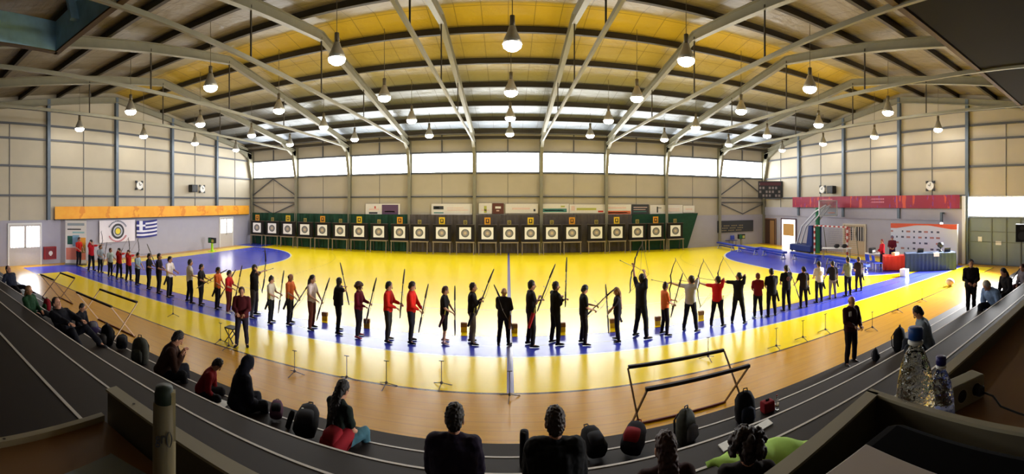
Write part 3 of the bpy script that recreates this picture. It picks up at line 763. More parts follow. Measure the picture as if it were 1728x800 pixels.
# ---------------------------------------------------------------- officials' corner
SKIRT = mat('navy_table_skirt', srgb(34, 50, 76), .8, noise=.15); REDC = mat('red_table_cloth', srgb(206, 50, 36), .8)
def cloth_table(name, c, ang, L, Wd, H, m, topm, label, gather=16):
    t = empty(name, c, ang); tag(t, label, 'table')
    MB().box((-L/2, -Wd/2, H-.03), (L/2, Wd/2, H)).build('tabletop', topm, t)
    mb = MB(); pts = [(-L/2, -Wd/2), (L/2, -Wd/2), (L/2, Wd/2), (-L/2, Wd/2)]; ring = []
    for i in range(4):
        a, b_ = Vector(pts[i]), Vector(pts[(i+1) % 4]); n = max(6, int((b_-a).length*gather))
        nn = Vector(((b_-a).y, -(b_-a).x)).normalized()
        for k in range(n): ring.append(a+(b_-a)*k/n+nn*(.012+.014*math.sin(k*1.9)))
    lo = [mb.bm.verts.new((p.x*1.01, p.y*1.01, .02)) for p in ring]; hi = [mb.bm.verts.new((p.x, p.y, H+.004)) for p in ring]
    for i in range(len(ring)): j = (i+1) % len(ring); mb._f([lo[i], lo[j], hi[j], hi[i]])
    mb._f(hi); mb.build('table_skirt', m, t); return t
a, b = P(1527, 459), P(1611, 456)
mid = (a+b)/2; ang = math.atan2((b-a).y, (b-a).x); L = (b-a).length
ct = cloth_table('officials_table', mid+Vector((.35, .2, 0)), ang, L, .75, .95, SKIRT, SKIRT, 'long table with a navy skirt in front of the white sponsor wall')
def on_table(u, v, z=.957):
    M = Matrix.Translation(ct.location) @ Matrix.Rotation(ang, 4, 'Z'); return M @ Vector((u*L/2, v, z))
LAPM = mat('dark_laptop', srgb(30, 32, 38), .4)
def laptop(u, v, label, rz=0):
    t = empty('laptop', on_table(u, v), ang+rz); tag(t, label, 'laptop')
    MB().box((-.17, -.12, 0), (.17, .12, .018)).build('keyboard_base', LAPM, t); MB().bar((0, -.12, .018), (0, -.2, .24), .34, .012, up=(0,1,0)).build('screen', LAPM, t)
laptop(-.4, .05, 'dark laptop on the navy-skirted table, left one'); laptop(.7, .05, 'dark laptop on the navy-skirted table, near its right end')
o = MB().box((-.15, -.21, -.16), (.15, -.2, .04)).box((-.15, -.21, .03), (.15, -.05, .04)).build('paper_sheet', DIAL); o.location = on_table(.2, -.2, .93); o.rotation_euler.z = ang; tag(o, 'white sheet of paper hanging over the front of the navy-skirted table', 'paper')
o = MB().lathe([(.0,0),(.1,0),(.1,.05),(.03,.12),(.03,.2),(.14,.26),(.19,.36),(.14,.5),(.0,.54)]).build('desk_fan', BLK, smooth=True); o.location = on_table(.45, .1); tag(o, 'round black desk fan standing on the navy-skirted table', 'fan')
# sponsor wall
def logos():
    g = NX('sponsor_wall_print', .6)
    u = g.op('FRACT', g.op('MULTIPLY', g.x, 2.6)); v = g.op('FRACT', g.op('MULTIPLY', g.z, 2.9))
    iu = g.op('FLOOR', g.op('MULTIPLY', g.x, 2.6)); iv = g.op('FLOOR', g.op('MULTIPLY', g.z, 2.9))
    h = g.op('FRACT', g.op('MULTIPLY', g.op('SINE', g.op('ADD', g.op('MULTIPLY', iu, 12.9), g.op('MULTIPLY', iv, 78.2))), 437.5))
    m = g.AND(g.op('LESS_THAN', g.op('ABSOLUTE', g.op('SUBTRACT', u, .5)), g.op('ADD', .1, g.op('MULTIPLY', h, .26))), g.op('LESS_THAN', g.op('ABSOLUTE', g.op('SUBTRACT', v, .5)), .16), g.op('LESS_THAN', g.x, 1.1), g.op('GREATER_THAN', h, .12), g.rng(g.z, .75, 2.15))
    col = g.mix(g.op('GREATER_THAN', h, .7), srgb(70, 76, 96), srgb(170, 120, 110))
    return g.out(g.mix(m, srgb(206, 212, 222), col))
a, b = Vector((20.3, 14.0, 0)), Vector((20.9, 9.75, 0)); a2 = math.atan2((b-a).y, (b-a).x); L2 = (b-a).length
t = empty('sponsor_wall', (a+b)/2, a2); tag(t, 'white sponsor backdrop wall with rows of small logos behind the navy table', 'backdrop')
MB().box((-L2/2, 0, .05), (L2/2, .05, 2.3)).build('printed_panel', logos(), t)
mb = MB(); n = 24
for i in range(n):
    u0, u1 = -1+2*i/n, -1+2*(i+1)/n
    f = lambda u: 2.28+.03*u-.0; g_ = lambda u: 2.2-.28*max(0, abs(u)-.35)**1.1 if True else 0
    z0a, z1a = g_(u0), g_(u1); h0 = .05+.2*min(1, max(0, abs(u0)-.2)*1.6); h1 = .05+.2*min(1, max(0, abs(u1)-.2)*1.6)
    mb.prism([(u0*L2/2, -.03, 2.34-h0), (u1*L2/2, -.03, 2.34-h1), (u1*L2/2, -.03, 2.38), (u0*L2/2, -.03, 2.38)], (0, .03, 0))
mb.build('red_arch', cm('vermilion_arch', 206, 86, 56), t)
for s in (-1, 1): MB().bar((s*L2/2, .08, 0), (s*L2/2, .08, 2.4), .06).build('pole', HW, t)
# red covered table and little things beside
rt = cloth_table('red_table', P(1512, 457)+Vector((.3, .25, 0)), ang, 1.3, .7, .78, REDC, REDC, 'small table under a bright red cloth left of the navy-skirted table')
o = MB().box((-.2,-.12,0),(.2,.12,.16)).build('cardboard_box', cm('pale_carton', 206, 180, 130)); o.location = rt.location+Vector((0,0,.785)); tag(o, 'small pale carton standing on the red-covered table', 'box')
o = MB().box((-.17,-.17,0),(.17,.17,.36)).build('waste_bin', DIAL, bevel=.02); o.location = P(1526, 466); tag(o, 'small white bin on the floor in front of the red-covered table', 'bin')
# white tables behind the benches
def plain_table(px, py, L, label, ang=0.0, H=.74, topm=None):
    t = empty('folding_table', P(px, py), ang); tag(t, label, 'table')
    MB().box((-L/2, -.35, H-.03), (L/2, .35, H)).build('tabletop', topm or DIAL, t, bevel=.006)
    for s in (-1, 1):
        for v in (-.3, .3): MB().bar((s*(L/2-.1), v, 0), (s*(L/2-.1), v, H-.03), .03).build('leg', STEEL, t)
    return t
t1 = plain_table(1412, 438, 1.9, 'white folding table standing behind the blue benches', -.9)
for k, (u, lab) in enumerate([(.2, 'dark sports bag on the white folding table, left one'), (.7, 'dark sports bag on the white folding table, right one')]):
    o = MB().loft([(-.2,0,.12),(-.1,0,.13),(.1,0,.13),(.2,0,.12)], [.08,.13,.13,.08], side=(0,1,0), n=10).build('sports_bag', BLK, smooth=True)
    o.location = t1.location+Vector((math.cos(-.9)*(u-.2), math.sin(-.9)*(u-.2), .742)); tag(o, lab, 'bag')
t2 = plain_table(1476, 449, 1.1, 'small white table beside the person in the red jacket', -.9)
o = MB().box((-.2,-.12,0),(.2,.12,.32)).build('printer', BLK, bevel=.03); o.location = t2.location+Vector((-.1,.1,.742)); tag(o, 'black boxy printer on the small white table', 'printer')
MB().box((-.14,-.13,.06),(.14,-.121,.2)).build('paper_tray', DIAL, o)
# blue chairs
def chair(loc, rz, label, m=BB, name='plastic_chair', group=None):
    t = empty(name, loc, rz); tag(t, label, 'chair', group)
    MB().box((-.22,-.22,.43),(.22,.22,.46)).build('seat', m, t, bevel=.01)
    MB().bar((0,.22,.5),(0,.27,.85), .42, .02, up=(0,1,0)).build('backrest', m, t)
    for x in (-.19,.19):
        for y in (-.19,.19): MB().bar((x,y,0),(x*.95,y*.95,.44), .025).build('leg', BL, t)
    return t
chair(P(1228, 414.5), .3, 'blue chair on thin legs left of the black display box, leftmost')
chair(P(1239, 414.5), .1, 'blue chair on thin legs just left of the black display box')
chair(P(1470, 455), 1.2, 'blue chair beside the small white table')
chair(P(1481, 458), 1.0, 'blue chair in front of the person in the red jacket')
# display boxes on stands, one at each side of the target row
def display(px, py, label, stand):
    t = empty('display_box', P(px, py), 0); tag(t, label, 'display')
    MB().box((-.32,-.12,.62),(.32,.12,1.02)).build('case', BLK, t, bevel=.02)
    MB().box((-.28,-.13,.66),(-.02,-.12,.98)).build('green_panel', cm('dark_green_panel', 30, 100, 60), t); MB().box((.04,-.13,.68),(.26,-.12,.9)).build('pale_panel', LIME, t)
    MB().bar((0,0,0),(0,0,.62), .12).box((-.25,-.2,0),(.25,.2,.03)).build('stand', stand, t)
display(358, 424, 'black and green display box on a lime stand by the left wall', cm('lime_stand', 170, 226, 30))
display(1251, 415.5, 'black and green display box beside the blue chairs near the far wall', STEEL)
# loudspeaker on tripod by the grey doors
p = PR(1717, 470, 16.5); p.y = 4.45; p.z = .4
t = empty('loudspeaker_stand', p); tag(t, 'tripod stand carrying a black loudspeaker in front of the grey doors', 'speaker stand')
MB().loft([(0,0,.1),(0,0,1.62)], .02, n=8).build('pole', BLK, t)
for k in range(3): MB().bar((0,0,.6),(.45*math.cos(k*2.1),.45*math.sin(k*2.1),.0), .03).build('leg', BLK, t)
o = MB().prism([(-.26,-.2,0),(.26,-.2,0),(.2,.25,0),(-.2,.25,0)], (0,0,.72)).build('loudspeaker', BLK); o.location = p+Vector((0,0,1.62)); o.rotation_euler.z = -1.2; tag(o, 'black loudspeaker on the tripod in front of the grey doors', 'loudspeaker')
MB().disc((0,-.205,.25), .17, (0,-1,0)).disc((0,-.205,.57), .08, (0,-1,0)).build('speaker_cone', cm('speaker_grey', 60,60,62), o)
o = MB().ell((0,0,.16), .2,.2,.16).build('ball', cm('pinkish_white_ball', 214, 190, 190), smooth=True); o.location = P(1603, 482); tag(o, 'pale pinkish ball lying in the bright patch of floor at the right', 'ball')
# ---------------------------------------------------------------- folding bow racks
RAIL = mat('dark_foam_rail', srgb(40, 26, 20), .7); RLEG = mat('pale_timber_rack_leg', srgb(206, 172, 140), .5, noise=.2); RLEGD = mat('bronze_rack_leg', srgb(120, 88, 56), .5); RB = cm('red_brown_base_bar', 110, 50, 30)
def rack(cx, cy, L, legm, label, rz=0.0):
    t = empty('bow_rack', (cx, cy, 0), rz); tag(t, label, 'bow rack')
    for y in (-.41, .41): MB().bar((-L/2, y, .93), (L/2, y, .93), .05, .05).build('rail', RAIL, t)
    for s in (-1, 1):
        x = s*(L/2-.02)
        MB().bar((x, -.41, .91), (x, .34, .02), .025).build('leg', legm, t); MB().bar((x+.03*s, .41, .91), (x+.03*s, -.34, .06), .025).build('leg', legm, t)
    MB().bar((-L/2, .34, .02), (L/2, .34, .02), .03).build('base_bar', RB, t); MB().bar((-L/2, -.34, .06), (L/2, -.34, .06), .03).build('base_bar', RB, t)
rack(2.84, 5.76, 1.8, RLEGD, 'folding bow rack with two dark rails, the large one right of centre')
rack(-9.6, 5.94, 1.95, RLEG, 'folding bow rack with pale crossed legs in front of the left bleachers')
rack(-13.2, 6.1, 1.2, RLEGD, 'farthest bow rack near the left door, mostly behind the others')
# ---------------------------------------------------------------- bow tripods left on the floor, cards beyond the line
TRI = cm('dark_thin_metal', 60, 50, 44)
def tripod(px, py, h, label):
    t = empty('bow_stand', P(px, py)); tag(t, label, 'bow stand', 'thin bow stands on the near boundary line')
    MB().loft([(0,0,.06),(0,0,h)], .008, n=6).build('rod', TRI, t); MB().ell((0,0,.07), .03,.03,.03).build('hub', TRI, t)
    for k in range(3): a = k*2.1+.4; MB().bar((0,0,.07),(.22*math.cos(a),.22*math.sin(a),.0), .012).build('leg', TRI, t)
    MB().bar((-.05,0,h),(.05,0,h), .012).build('fork', TRI, t)
tl = [(292,533,'left of the seated man in brown'),(372,578,'left of the maroon official, farther one'),(386,588,'beside the folding stool'),(497,632,'on the wood between the hooded spectator and the centre'),(585,642,'behind the spectator in the black T-shirt'),(652,652,'first to the left of the white-shoed archer'),(745,652,'midway to the centre line on its left'),(860,672,'at the foot of the centre line'),(1195,606,'above the large bow rack'),(1310,588,'right of the large bow rack'),(1355,573,'midway between the rack and the official in black'),(1393,560,'just left of the official in black'),(1472,556,'just right of the official in black'),(1515,526,'second from the right end'),(1556,508,'at the right end in the bright floor')]
for x, y, w in tl: tripod(x, y, .5, 'thin dark bow stand ' + w)
CARDT = cm('brown_card_top', 150, 104, 50)
for x, y, w in [(548,541,'beyond the archer in white with long hair'),(619,553,'beyond the curly-haired archer in maroon'),(783,560,'just left of the archer in grey trousers'),(868,562,'at the foot of the broad bald archer'),(949,560,'right of the archer with folded arms'),(1034,553,'beyond the blonde archer'),(1110,549,'left of the archer in orange'),(1183,539,'right of the archer in light grey')]:
    t = empty('line_marker', P(x, y)); tag(t, 'yellow and brown line marker ' + w, 'line marker', 'yellow line markers')
    MB().box((-.085,-.025,.0),(.085,.025,.14)).build('yellow_card', YBOARD, t); MB().box((-.09,-.05,.14),(.09,.05,.26)).build('brown_box', CARDT, t, bevel=.01)
# ================================================================ people
SKIN = mat('skin', srgb(186, 134, 106), .55, noise=.05)
EYE = mat('eye_dark', srgb(30, 22, 20), .3, noise=0); LIP = mat('lips', srgb(150, 84, 76), .5, noise=0)
PEND = []
TEXC = bpy.data.textures.new('fabric_folds', 'CLOUDS'); TEXC.noise_scale = .11; TEXC.noise_depth = 2
TEXH = bpy.data.textures.new('hair_tufts', 'CLOUDS'); TEXH.noise_scale = .022; TEXH.noise_depth = 2
def cloth(c, r=.85):
    n = 'cloth_%d_%d_%d' % c; m = mat(n, srgb(*c), r, noise=.12, scale=14); m.node_tree.nodes['Principled BSDF'].inputs['Specular IOR Level'].default_value = .2; return m
def hairm(c): return mat('hair_%d_%d_%d' % c, srgb(*c), .6, noise=.3, scale=40)
def V(*a): return Vector(a)
def ik(S, T, l1, l2, pole):
    d = T-S; D = d.length
    if D > (l1+l2)*.995: T = S+d*((l1+l2)*.995/D); d = T-S; D = d.length
    if D < .08: D = .08
    a = (l1*l1-l2*l2+D*D)/(2*D); h = math.sqrt(max(0, l1*l1-a*a)); u = d.normalized()
    p = pole-u*pole.dot(u); p = p.normalized() if p.length > 1e-4 else u.orthogonal()
    return S+u*a+p*h, T
def hand(mb, W, d, up, s, curl=.6, thumb=None):
    """palm, four unequal bent fingers and a thumb; W wrist, d pointing direction, up back-of-hand normal"""
    d = d.normalized(); n = (up-d*up.dot(d)); n = n.normalized() if n.length > 1e-4 else d.orthogonal(); sd = d.cross(n)
    mb.loft([W-d*.02*s, W+d*.03*s, W+d*.07*s, W+d*.095*s], [.026*s, .036*s, .042*s, .038*s], [.02*s, .017*s, .015*s, .012*s], side=sd, n=8)
    for k, L in enumerate((.068, .078, .073, .056)):
        b = W+d*.088*s+sd*(k-1.5)*.021*s; a1 = curl*.6; a2 = curl*1.5; a3 = curl*2.3
        p1 = b+(d*math.cos(a1)-n*math.sin(a1))*L*.45*s; p2 = p1+(d*math.cos(a2)-n*math.sin(a2))*L*.32*s; p3 = p2+(d*math.cos(a3)-n*math.sin(a3))*L*.28*s
        mb.loft([b, p1, p2, p3], [.0095*s, .009*s, .008*s, .006*s], n=6)
    t = (thumb or -1)
    b = W+d*.03*s+sd*t*.032*s; p1 = b+(d*.7+sd*t*.7-n*.3).normalized()*.035*s; p2 = p1+(d*.9+sd*t*.1-n*.5).normalized()*.03*s
    mb.loft([b, p1, p2], [.013*s, .011*s, .008*s], n=6)
def remesh_obj(mb, name, m, parent, vox, extra=None, keep=.6):
    bmesh.ops.recalc_face_normals(mb.bm, faces=mb.bm.faces[:])
    me = bpy.data.meshes.new(name); mb.bm.to_mesh(me); mb.bm.free()
    o = bpy.data.objects.new(name, me); COL.objects.link(o); o.parent = parent
    r = o.modifiers.new('r', 'REMESH'); r.mode = 'VOXEL'; r.voxel_size = vox; r.use_smooth_shade = True
    s = o.modifiers.new('s', 'SMOOTH'); s.factor = .5; s.iterations = 3
    if name in ('shirt', 'jacket', 'trousers', 'hair'):
        d = o.modifiers.new('d', 'DISPLACE'); d.texture = TEXH if name == 'hair' else TEXC; d.mid_level = .5
        d.strength = (.03 if vox <= .012 else .016) if name != 'hair' else .03
    PEND.append((o, m if isinstance(m, list) else [m], extra)); return o
def flush_people():
    dg = bpy.context.evaluated_depsgraph_get(); dg.update()
    out = []
    for o, ms, extra in PEND: out.append(bpy.data.meshes.new_from_object(o.evaluated_get(dg)))
    for (o, ms, extra), me in zip(PEND, out):
        o.modifiers.clear(); o.data = me
        me.materials.clear()
        for m in ms: me.materials.append(m)
        for p in me.polygons: p.material_index = 0; p.use_smooth = True
        if extra is not None:
            bm = bmesh.new(); bm.from_mesh(me)
            bmesh.ops.recalc_face_normals(extra.bm, faces=extra.bm.faces[:])
            tmp = bpy.data.meshes.new('t'); extra.bm.to_mesh(tmp); extra.bm.free()
            for p in tmp.polygons: p.use_smooth = True
            bm.from_mesh(tmp); bm.to_mesh(me); bm.free(); bpy.data.meshes.remove(tmp)
    PEND.clear()
ARMS = {   # hand targets (left, right) in the body's own frame, x right, y forward, z up, for a 1.75 m person; then head yaw, head pitch
    'drawn': (V(-.80,.04,1.42), V(.02,.13,1.47), 80, 0),
    'aimlow': (V(-.74,.10,1.30), V(.05,.2,1.35), 78, 5),
    'raise': (V(-.50,.12,1.86), V(-.12,.2,1.74), 50, -5),
    'hold': (V(-.06,.33,1.10), V(.12,.26,1.02), 20, 22),
    'holdlow': (V(-.14,.27,.93), V(.14,.24,.98), 10, 25),
    'front': (V(-.10,.26,1.02), V(.10,.26,1.04), 5, 12),
    'folded': (V(.08,.22,1.22), V(-.08,.24,1.24), 0, 10),
    'hang': (V(-.27,.04,.80), V(.27,.04,.80), 0, 5),
    'onehand': (V(-.28,.25,.98), V(.25,.02,.82), 20, 15),
    'face': (V(-.05,.22,1.42), V(.10,.2,1.38), 0, 18),
    'lap': (V(-.12,.3,1.02), V(.12,.3,1.02), 0, 18),
    'knees': (V(-.16,.42,1.03), V(.16,.42,1.03), 0, 10),
    'back': (V(-.35,-.25,.92), V(.35,-.25,.92), 0, -5),
}
def person(base, H, rz, pose, top, legs, hair, hairkind='short', label='', sit=None, lean=0.0, bulk=1.08, sleeve='short', shorts=False, shoes=(26,24,26), vox=.017, stance=.30, quiver=None, yaw=None, pitch=None, twist=0.0, group=None, sidelean=0.0, legdir=0.0, kneeup=0.0, emblem=None, drop=.38):
    s = H/1.75; t = empty('person', base, rz); tag(t, label, 'person', group)
    la, ra, hy, hp = ARMS[pose]; hy = hy if yaw is None else yaw; hp = hp if pitch is None else pitch
    PZ = .93 if sit is None else .10/s+.0
    off = V(0, 0, (PZ-.93)*s)
    R = Matrix.Rotation(math.radians(twist), 3, 'Z') @ Matrix.Rotation(-math.radians(lean), 3, 'X') @ Matrix.Rotation(math.radians(sidelean), 3, 'Y')
    piv = V(0, 0, .93*s)
    U = lambda v: R @ (V(*v)*s-piv)+piv+off
    # ---- legs
    hips = [V(k*.09, 0, .90)*s+off for k in (-1, 1)]
    if sit is None:
        ank = [V(k*stance/2, -.02+.03*k, .085)*s for k in (-1, 1)]
        knees = [(hips[i]+ank[i])/2+V(0, .03, .02)*s for i in (0, 1)]
        toes = [V((-1, 1)[i]*.25, 1, 0).normalized() for i in (0, 1)]
    else:
        knees = []; ank = []; toes = []
        for i, k in enumerate((-1, 1)):
            dr = Matrix.Rotation(math.radians(legdir-k*12), 3, 'Z') @ V(0, 1, 0)
            if sit == 'flat':      # legs stretched forward along the step
                kn = hips[i]+dr*.40*s+V(0, 0, .10+kneeup)*s; an = kn+dr*.36*s+V(0, 0, -.14-kneeup)*s; an.z = max(an.z, .06)
            else:
                kn = hips[i]+dr*.42*s+V(0, 0, .05+kneeup)*s; an = kn+dr*.06*s; an.z = -drop+.075
                if (kn-an).length > .44*s: kn.z = an.z+.43*s
            knees.append(kn); ank.append(an); toes.append(dr)
    # ---- arms
    sh = [U((k*.175, 0, 1.385)) for k in (-1, 1)]
    T = [U(tuple(la)), U(tuple(ra))]
    poles = [V(-.5, -.2, -1), V(.5, -.2, -1)]
    if pose in ('drawn', 'aimlow', 'raise'): poles = [V(0, -1, -.6), V(1.2, -.5, .25)]
    if pose == 'back': poles = [V(-.4, -1, 0), V(.4, -1, 0)]
    el = []; wr = []
    for i in (0, 1):
        e, w = ik(sh[i], T[i], .285*s, .245*s, poles[i]); el.append(e); wr.append(w)
    # ---- head frame
    neck = U((0, .005, 1.45)); hc = U((0, .03, 1.59))
    HR = R @ Matrix.Rotation(math.radians(hy), 3, 'Z') @ Matrix.Rotation(-math.radians(hp), 3, 'X')
    hd = lambda x, y, z: hc+HR@(V(x, y, z)*s)
    # ---- body: one continuous surface
    sec = [(.84,.13,.095),(.92,.155,.108),(1.02,.14,.098),(1.12,.135,.095),(1.24,.152,.105),(1.34,.165,.105),(1.41,.13,.085),(1.455,.06,.055)]
    side = R @ V(1, 0, 0)
    b = MB()
    b.loft([U((0, 0, z)) for z, w, d in sec], [w*s for z, w, d in sec], [d*s for z, w, d in sec], side=side, n=14)
    b.loft([U((0,-.005,1.40)), neck, hd(0,-.015,-.04)], [.07*s,.06*s,.058*s], n=10)
    b.ell(hc+HR@V(0,-.012,.025)*s, .082*s, .1*s, .112*s, M=HR, n=14, m=10)
    b.ell(hc+HR@V(0,.022,-.055)*s, .06*s, .072*s, .072*s, M=HR, n=12, m=8)
    for i in (0, 1):
        b.cap(sh[i], el[i], .05*s, .038*s); b.cap(el[i], wr[i], .038*s, .026*s)
        b.cap(hips[i], knees[i], .075*s, .052*s); b.cap(knees[i], ank[i], .05*s, .036*s)
        b.cap(ank[i], ank[i]+toes[i]*.09*s-V(0,0,.04)*s, .03*s, .018*s)
    ex = MB()
    for i in (0, 1):
        dd = (wr[i]-el[i]).normalized(); up = (V(0,0,1) if abs(dd.z) < .8 else V(0, 1, 0))
        hand(ex, wr[i], dd, up, s*1.02, .75 if pose not in ('hang', 'back', 'knees') else .35, -1 if i == 0 else 1)
    q = HR.to_quaternion()
    ex.loft([hd(0,.088,.03), hd(0,.108,-.005), hd(0,.112,-.02), hd(0,.09,-.03)], [.006*s,.011*s,.014*s,.012*s], n=7)
    for k in (-1, 1):
        ex.ell(hd(k*.084,-.005,-.01), .012*s, .02*s, .034*s, M=HR, n=8, m=6)
    ex.mi = 1
    for k in (-1, 1): ex.ell(hd(k*.03,.084,.018), .012*s, .008*s, .008*s, M=HR, n=8, m=5)
    ex.mi = 2; ex.ell(hd(0,.088,-.058), .024*s, .008*s, .007*s, M=HR, n=8, m=5)
    remesh_obj(b, 'body', [SKIN, EYE, LIP], t, vox*.85, ex)
    # ---- top
    c = MB(); B = bulk
    tb = [(.86 if sit is None else .90,.168,.125),(.98,.168,.124),(1.10,.158,.118),(1.22,.168,.122),(1.33,.183,.118),(1.40,.155,.1),(1.45,.075,.07)]
    c.loft([U((0, 0, z)) for z, w, d in tb], [w*s*B for z, w, d in tb], [d*s*B for z, w, d in tb], side=side, n=16)
    for i in (0, 1):
        c.cap(U(((-1,1)[i]*.1, 0, 1.37)), sh[i], .078*s*B, .07*s*B); c.cap(U(((-1,1)[i]*.03, -.01, 1.45)), U(((-1,1)[i]*.12, 0, 1.40)), .05*s, .055*s*B)
        if sleeve == 'short': c.cap(sh[i], sh[i].lerp(el[i], .72), .066*s*B, .058*s*B)
        elif sleeve == 'long': c.cap(sh[i], el[i], .07*s*B, .058*s*B); c.cap(el[i], el[i].lerp(wr[i], .92), .056*s*B, .04*s*B)
    if sleeve == 'long': c.loft([U((0,-.01,1.42)), U((0,-.005,1.485))], [.075*s,.066*s], n=12)
    if hairkind == 'hood':
        c.ell(hc+HR@V(0,-.03,.03)*s, .105*s, .12*s, .135*s, M=HR, n=14, m=9); c.loft([U((0,-.03,1.4)), hc+HR@V(0,-.04,-.05)*s], .1*s, n=12)
    topo = remesh_obj(c, 'jacket' if sleeve == 'long' else 'shirt', cloth(top), t, vox)
    if emblem:
        e = MB(); cc = U((0, -.118*B, 1.24)); nn = R@V(0,-1,0)
        e.disc(cc+nn*.02*s, .085*s, nn, r0=.05*s).disc(cc+nn*.021*s, .03*s, nn); e.build('back_emblem', cloth(emblem), topo)
    # ---- trousers
    p = MB()
    ps = [(.80,.13,.11),(.88,.165,.125),(.96,.158,.118),(1.01,.145,.108)]
    if sit is None: p.loft([U((0, 0, z)) for z, w, d in ps], [w*s for z, w, d in ps], [d*s for z, w, d in ps], side=side, n=14)
    else: p.ell(piv+off+V(0,.02,-.0)*s, .17*s, .15*s, .1*s, n=14)
    for i in (0, 1):
        e = knees[i].lerp(ank[i], .12) if shorts else ank[i].lerp(knees[i], .06)
        p.cap(hips[i], knees[i], .102*s, .078*s); p.cap(knees[i], e, .075*s, .06*s if not shorts else .072*s)
    remesh_obj(p, 'shorts' if shorts else 'trousers', cloth(legs), t, vox)
    # ---- shoes
    for i in (0, 1):
        f = MB(); a = ank[i]; d = toes[i]; zz = a.z-.075*s
        dn = V(0,0,1)
        f.loft([a+d*x*s+V(0,0,z)*s for x, z in ((-.075,-.04),(-.04,-.036),(.05,-.046),(.13,-.052),(.175,-.058))], [.03*s,.04*s,.042*s,.045*s,.026*s], [.03*s,.038*s,.032*s,.024*s,.014*s], side=dn.cross(d), n=10)
        f.cap(a+V(0,0,-.03)*s, a+V(0,0,.015)*s, .042*s, .04*s, n=10)
        f.build('shoe', cloth(shoes, .5), t, smooth=True)
    # ---- hair
    if hairkind not in ('bald', 'hood'):
        h = MB()
        h.ell(hc+HR@V(0,-.028,.04)*s, .093*s, .1*s, .112*s, M=HR, n=14, m=9); h.ell(hc+HR@V(0,-.055,-.02)*s, .08*s, .055*s, .085*s, M=HR, n=12, m=8)
        if hairkind in ('long', 'longer'):
            L = .30 if hairkind == 'long' else .42
            h.loft([hd(0,-.05,.03), hd(0,-.075,-.08), U((0,-.10,1.45-L*.35)), U((0,-.125*B,1.45-L))], [.084*s,.085*s,.09*s,.05*s], [.07*s,.05*s,.035*s,.02*s], side=side, n=12)
        if hairkind == 'pony': h.ell(hd(0,-.11,.04), .03*s,.035*s,.035*s); h.loft([hd(0,-.12,.04), hd(0,-.15,-.04), hd(0,-.14,-.14)], [.028*s,.03*s,.012*s], n=8)
        if hairkind == 'bun': h.ell(hd(0,-.07,.13), .045*s,.045*s,.04*s)
        if hairkind == 'curly':
            rr = random.Random(int(H*1000))
            for k in range(70):
                a, z = rr.uniform(0, 2*PI), rr.uniform(-.55, 1); r_ = math.sqrt(max(0, 1-z*z))
                v = V(r_*math.cos(a)*.14, -.03+r_*math.sin(a)*.13, .03+z*.13)
                if v.y > .05 and v.z < .08: continue
                h.ell(hd(*v), .034*s, .034*s, .034*s, n=6, m=4)
        if hairkind == 'cap': h.loft([hd(0,.06,.06), hd(0,.15,.045)], [.06*s,.05*s], [.012*s,.008*s], side=HR@V(1,0,0), n=10)
        remesh_obj(h, 'cap' if hairkind == 'cap' else 'hair', hairm(hair), t, vox*.75 if hairkind != 'curly' else vox*.8)
    elif hairkind == 'bald' and hair:
        h = MB(); h.ell(hc+HR@V(0,-.028,.012)*s, .082*s, .09*s, .075*s, M=HR, n=14, m=9); remesh_obj(h, 'cropped_hair', hairm(hair), t, vox*.75)
    if quiver:
        qd = MB(); a = U((.19, .02, .92)); bq = U((.24, -.12, .55)) if sit is None else a+V(0,-.3,-.1)
        qd.loft([a, bq], [.05*s, .035*s], n=10)
        qo = qd.build('quiver', cloth(quiver), t); fl_ = MB()
        for k in range(5): fl_.loft([a+V(.012*(k-2), .01*(k % 2), -.1)*s, a+V(.012*(k-2)+.02, .01*(k % 2)+.04, .14)*s], .004, n=5)
        fl_.build('arrows', cloth((180,170,60)), qo)
    Mw = Matrix.Translation(base) @ Matrix.Rotation(rz, 4, 'Z')
    return t, Mw @ wr[0].lerp(wr[0]+(wr[0]-el[0]).normalized()*.06*s, 1.0), Mw @ (wr[1]+(wr[1]-el[1]).normalized()*.06*s)
# ---------------------------------------------------------------- bows
RISER = mat('bow_riser_dark', srgb(34, 32, 36), .35, metal=.4); LIMB = mat('bow_limb_dark', srgb(52, 46, 44), .4); STRING = cm('bow_string', 120, 112, 100)
WLIMB = cm('bow_limb_pale', 176, 168, 156)
def make_bow(limbm, wide=1.0):
    t = empty('recurve_bow')
    MB().loft([(0,-.02,-.32),(0,.015,-.2),(0,-.02,-.08),(0,-.035,0),(0,-.02,.09),(0,.015,.22),(0,-.02,.33)], [.012,.018,.016,.019,.016,.018,.012], [.014,.024,.02,.026,.02,.024,.014], side=(1,0,0), n=8).build('riser', RISER, t, smooth=True)
    for s in (-1, 1):
        MB().loft([(0,-.02,s*.31),(0,-.03,s*.42),(0,-.07,s*.56),(0,-.125,s*.68),(0,-.135,s*.74),(0,-.11,s*.785)], [.028,.028,.026,.022,.018,.012], [.011,.01,.009,.008,.007,.007], side=(1,0,0), n=8).build('limb', limbm, t, smooth=True)
    return t
PB = [make_bow(LIMB)]; PBU = [False]
